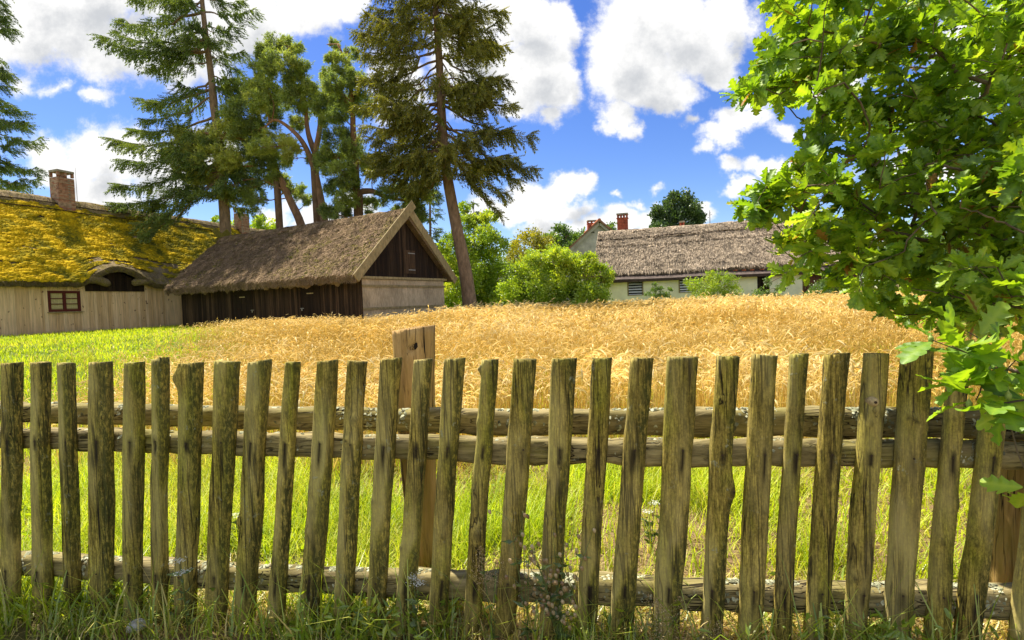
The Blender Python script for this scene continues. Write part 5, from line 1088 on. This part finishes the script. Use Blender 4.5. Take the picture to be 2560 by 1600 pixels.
puff_tree('shrub', 'spiky young shoots standing before the cream wall between the windows', 'bush', 34.6, [[(1640, 765, 0), (1638, 730, 0), (1636, 710, 0)], [(1652, 765, 0), (1653, 718, 0)], [(1672, 765, 0), (1674, 725, 0)]], [(1636, 712, 6), (1638, 726, 9), (1653, 722, 6), (1654, 736, 9), (1676, 724, 6), (1668, 738, 9), (1640, 744, 12), (1620, 735, 7)], M_mid, M_dbark, 'leaf', 700, (.06, .12), .1, 30, .015, .6)
puff_tree('shrub', 'dark green shrub at the far right of the rye beside the stick fence', 'bush', 31.5, [[(2090, 775, 0), (2090, 745, 0), (2092, 715, 0)]], [(2042, 722, 18), (2082, 735, 24), (2112, 740, 24), (2125, 718, 18), (2070, 708, 16), (2030, 742, 16), (2105, 706, 16)], M_mid, M_dbark, 'leaf', 520, (.07, .14), .4, 31, .03, .3)
puff_tree('deciduous_tree', 'leafy green tree beyond the right end of the cream building, seen through oak leaves', 'tree', 45, [[(2330, 780, 0), (2330, 690, 0), (2330, 600, 0)]], [(2250, 640, 40), (2310, 600, 46), (2370, 620, 44), (2290, 680, 44), (2350, 680, 46), (2420, 660, 42), (2480, 690, 46), (2240, 700, 30), (2420, 710, 40), (2520, 640, 46), (2200, 660, 26)], M_mid, M_dbark, 'leaf', 480, (.14, .26), 1., 32, .2)

# distant woods closing the horizon
mb = MB(); N = 26000; wx = rng.uniform(-150, 150, N); wy = rng.uniform(118, 135, N)
ht = 5.5 + 5 * fbm(np.stack([wx * .09, wx * 0, wx * 0], -1), 3, 61) + 2.2 * fbm(np.stack([wx * .35, wx * 0, wx * 0], -1), 2, 62); wz = .4 + ht * rng.random(N) ** .6
mb.scatter(LEF, np.stack([wx, wy, wz], -1), frames(rdir(N) + [0, -.3, .5]), rng.uniform(.7, 1.5, N), None, LEF_T, .45 + .5 * (fbm(np.stack([wx * .3, wz * .5, wy * .3], -1), 3, 63) - .5) + rng.normal(0, .12, N))
tag(mb.build('far_woods', M_mid), 'distant line of green woods along the horizon behind the village', 'woods', kind='stuff')
# ------------------------------------------------------------------ the oak
rr = np.random.default_rng(77); ns = 17; tt = np.linspace(0, 1, ns)
def oak_leaf(seed):
    r = np.random.default_rng(seed); ph = r.uniform(-.5, .5); w = .30 * np.sin(np.pi * np.clip(tt ** .85 * .96 + .02, 0, 1)) ** .8 * (.5 + .5 * tt) * 1.25
    lob = lambda p: 1 + .36 * np.cos(2 * np.pi * (4.2 * tt + p)) * np.sin(np.pi * tt) ** .4
    wl_, wr_ = w * lob(ph) + .006, w * lob(ph + r.uniform(-.12, .12)) + .006; curl = r.uniform(-.25, .35); fold = r.uniform(.1, .45)
    sw = .03 * np.cos(2 * np.pi * (4.2 * tt + ph)) * np.sin(np.pi * tt)
    z = -curl * tt ** 2; wav = .05 * np.sin(8.4 * np.pi * tt + r.uniform(0, 6))
    mid = np.stack([tt * 0, z, tt], -1); L_ = np.stack([-wl_, z + fold * wl_ + wav * wl_ * 3, tt + sw + .25 * wl_], -1); R_ = np.stack([wr_, z + fold * wr_ - wav * wr_ * 3, tt + sw + .25 * wr_], -1)
    Lm, Rm_ = (L_ + mid) / 2 , (R_ + mid) / 2; Lm[:, 1] -= .02 * np.sin(np.pi * tt); Rm_[:, 1] -= .02 * np.sin(np.pi * tt)
    V = np.stack([L_, Lm, mid, Rm_, R_], 1).reshape(-1, 3); c = np.tile([0, 0, .2, 0, 0], ns); return V, grid_faces(ns, 5), c
OL = [oak_leaf(k) for k in range(6)]
poly = np.array([(1925, -60), (1935, 10), (1965, 40), (1945, 62), (1985, 60), (1950, 95), (1905, 105), (1915, 140), (1890, 190), (1828, 235), (1830, 265), (1890, 262), (1955, 262), (1945, 300), (1990, 335), (2015, 360), (2020, 400), (1950, 425), (1935, 455), (1885, 480), (1850, 508), (1895, 525), (1880, 545), (1960, 560), (1990, 580), (1930, 600), (1975, 620), (1995, 660), (1955, 690), (2060, 705), (2080, 728), (2180, 740), (2215, 775), (2265, 795), (2330, 800), (2420, 810), (2560, 830), (2700, 860), (2850, 700), (2850, -60)], float)
def inside(x, y):
    c = np.zeros(len(x), bool); j = len(poly) - 1
    for i in range(len(poly)):
        xi, yi = poly[i]; xj, yj = poly[j]; c ^= ((yi > y) != (yj > y)) & (x < (xj - xi) * (y - yi) / (yj - yi + 1e-9) + xi); j = i
    return c
ox, oy = rr.uniform(1820, 2850, 9000), rr.uniform(-60, 860, 9000); k = inside(ox, oy); ox, oy = ox[k], oy[k]
nodes, par = [], []
tb_ = np.array([4.5, 3.7, -.12])
limbs = [[tb_ + [0, 0, 1.5], at(2720, 560, 3.3), at(2520, 480, 3.0), at(2300, 420, 2.8), at(2120, 400, 2.75), at(2040, 360, 2.75)], [tb_ + [0, 0, 1.1], at(2760, 760, 3.2), at(2560, 660, 2.8), at(2340, 610, 2.6), at(2150, 560, 2.6), at(2000, 530, 2.65)],
         [tb_ + [0, 0, 2.2], at(2700, 260, 3.3), at(2480, 150, 3.), at(2280, 140, 2.8), at(2100, 110, 2.75)], [tb_ + [0, 0, 1.], at(2700, 840, 2.6), at(2560, 800, 2.2), at(2420, 750, 2.2), at(2280, 720, 2.3)],
         [tb_ + [0, 0, 1.2], at(2760, 620, 2.4), at(2640, 640, 1.9), at(2520, 560, 1.9), at(2400, 520, 1.95)], [tb_ + [0, 0, 2.7], at(2620, 30, 3.4), at(2400, -20, 3.2), at(2150, -60, 3.)],
         [tb_ + [0, 0, 1.], at(2780, 940, 1.9), at(2640, 930, 1.55), at(2540, 930, 1.5), at(2470, 900, 1.5)]]
for L in limbs:
    P = smooth_path(L, 18); pr = -1
    for p in P: nodes.append(p); par.append(pr); pr = len(nodes) - 1
nl0 = len(nodes)
ncl = 980; sel = rr.permutation(len(ox))[:ncl]
cy = 2.75 - .55 * sstep(ox[sel], 2150, 2560) * sstep(oy[sel], 150, 650) + rr.normal(0, .28, ncl) + .5 * sstep(ox[sel], 2560, 2750)
dp_ = rr.random(ncl) < .3; cy[dp_] += .7 * sstep(ox[sel][dp_], 2050, 2200)
CL = [at(a, b, c) for a, b, c in zip(ox[sel], oy[sel], np.clip(cy, 1.75, 4.))]
for (a, b, c) in [(1835, 240, 2.75), (1870, 232, 2.75), (1905, 225, 2.75), (1945, 215, 2.75), (1858, 512, 2.6), (1890, 500, 2.6), (1925, 512, 2.6), (1935, 20, 2.8), (1970, 50, 2.8), (1930, 110, 2.8), (1945, 605, 2.6), (1965, 685, 2.55), (1900, 530, 2.6), (1960, 480, 2.6)]: CL.append(at(a, b, c))
low = [at(a, b, c) for a, b, c in [(2380, 865, 1.5), (2430, 905, 1.48), (2330, 850, 1.55), (2480, 880, 1.5), (2540, 900, 1.45), (2390, 970, 1.5), (2440, 1000, 1.45), (2500, 1010, 1.42), (2560, 1000, 1.4), (2600, 950, 1.45), (2460, 950, 1.5), (2520, 950, 1.5), (2580, 1245, 1.35), (2640, 1000, 1.4), (2420, 830, 1.6)]]
nlow = len(low); CL = CL + low
root = tb_ + [0, 0, 1.6]; CLa = np.array(CL); order = np.argsort(np.linalg.norm(CLa - root, axis=1)); cid = {}
for k in order:
    p = CLa[k]; A_ = np.array(nodes); dr = np.linalg.norm(A_ - root, axis=1); d = np.linalg.norm(A_ - p, axis=1) + 5 * np.maximum(dr - np.linalg.norm(p - root) + .03, 0); d[:7 * 3] += .2
    j = int(d.argmin()); L = np.linalg.norm(p - A_[j]); pr = j
    if L > .16:
        m_ = (A_[j] + p) / 2 + rr.normal(0, .05 * L, 3) + Z3 * .05 * L; nodes.append(m_); par.append(j); pr = len(nodes) - 1
    nodes.append(p); par.append(pr); cid[k] = len(nodes) - 1
nodes = np.array(nodes); cnt = np.ones(len(nodes))
for i in range(len(nodes) - 1, -1, -1):
    if par[i] >= 0 and par[i] < i: cnt[par[i]] += cnt[i]
rad = .0016 * cnt ** .45
oak = thing('oak_tree', 'oak tree reaching in from the right with sunlit lobed leaves and small green acorns', 'tree', tb_)
mt = MB()
for i in range(len(nodes)):
    if par[i] >= 0:
        a, b = nodes[par[i]], nodes[i]; mt.tube([a, (a + b) / 2 + rr.normal(0, .006, 3), b], [min(rad[par[i]], rad[i] * 1.5), rad[i] * 1.1, rad[i]], 6, False, tint=rr.random())
P = smooth_path([tb_ - [0, 0, .1], tb_ + [0.02, .02, .8], tb_ + [-.02, .03, 1.8], tb_ + [.05, .05, 3.2], tb_ + [0, .1, 4.5]], 30); mt.tube(P, np.linspace(.2, .08, 30) + .06 * np.exp(-np.linspace(0, 1, 30) * 14), 16); mt.build('trunk', M_dbark, oak, True)
M_oak = leaf_mat('oak_leaf_green', [(0, (.08, .16, .02)), (.35, (.19, .34, .025)), (.65, (.32, .47, .03)), (.85, (.42, .55, .05)), (.95, (.5, .56, .12)), (1, (.38, .2, .05))], .5, (1.25, 1.2, .35), .03, .5)
mc = MB(); P, D, SC, TI, RO = [], [], [], [], []
for k in range(len(CLa)):
    p = nodes[cid[k]]; q = nodes[par[cid[k]]]; d0_ = normed(p - q); isl = k >= len(CLa) - nlow; n = rr.integers(12, 18) if not isl else rr.integers(4, 7); n = 3 if isl and CLa[k][2] < .9 else n
    ct = rr.normal(0, .12)
    for j in range(n):
        f_ = rr.random() ** 2; b = p + (q - p) * f_ * (.7 if not isl else .4)
        d = normed(d0_ * .5 + rdir(1)[0] * .85 + np.array([0, 0, .08])); P.append(b + d * .012); D.append(d); SC.append(rr.uniform(.048, .092) if not isl else rr.uniform(.085, .12)); TI.append(min(.44 + ct + rr.normal(0, .15), .95) if rr.random() > .004 else 1.)
P, D, SC, TI = np.array(P), np.array(D), np.array(SC), np.array(TI)
# blades turn their upper side up and towards the light
up_ = normed(np.array([-.25, .1, 1.]) + .75 * rdir(len(P))); yv = normed(up_ - D * (up_ * D).sum(1, keepdims=True)); xv = np.cross(yv, D); R = np.stack([xv, yv, D], -1)
w = rr.integers(0, 6, len(P))
for k in range(6):
    s_ = w == k; V, q, c = OL[k]; mc.scatter(V, P[s_], R[s_], SC[s_], q, None, TI[s_], c)
mc.build('foliage', M_oak, oak, True)
ms = MB()
for p, d in zip(P[::2], D[::2]): pass
M_acorn = simple('green_acorn', (.3, .36, .08), .4, .2, 30)
for k in (list(range(len(CLa) - nlow, len(CLa) - 4)) + list(rr.integers(0, ncl, 22))):
    p = nodes[cid[k]] + rr.normal(0, .02, 3); m = MB(); m.tube([p + [0, 0, .03], p + [0, 0, .008], p], [.001, .001, .0055], 6, False); m.tube([p, p - [0, 0, .004], p - [0, 0, .011], p - [0, 0, .017], p - [0, 0, .02]], [.0058, .0075, .0078, .0055, .0015], 9); m.build('acorn', M_acorn, oak, True)
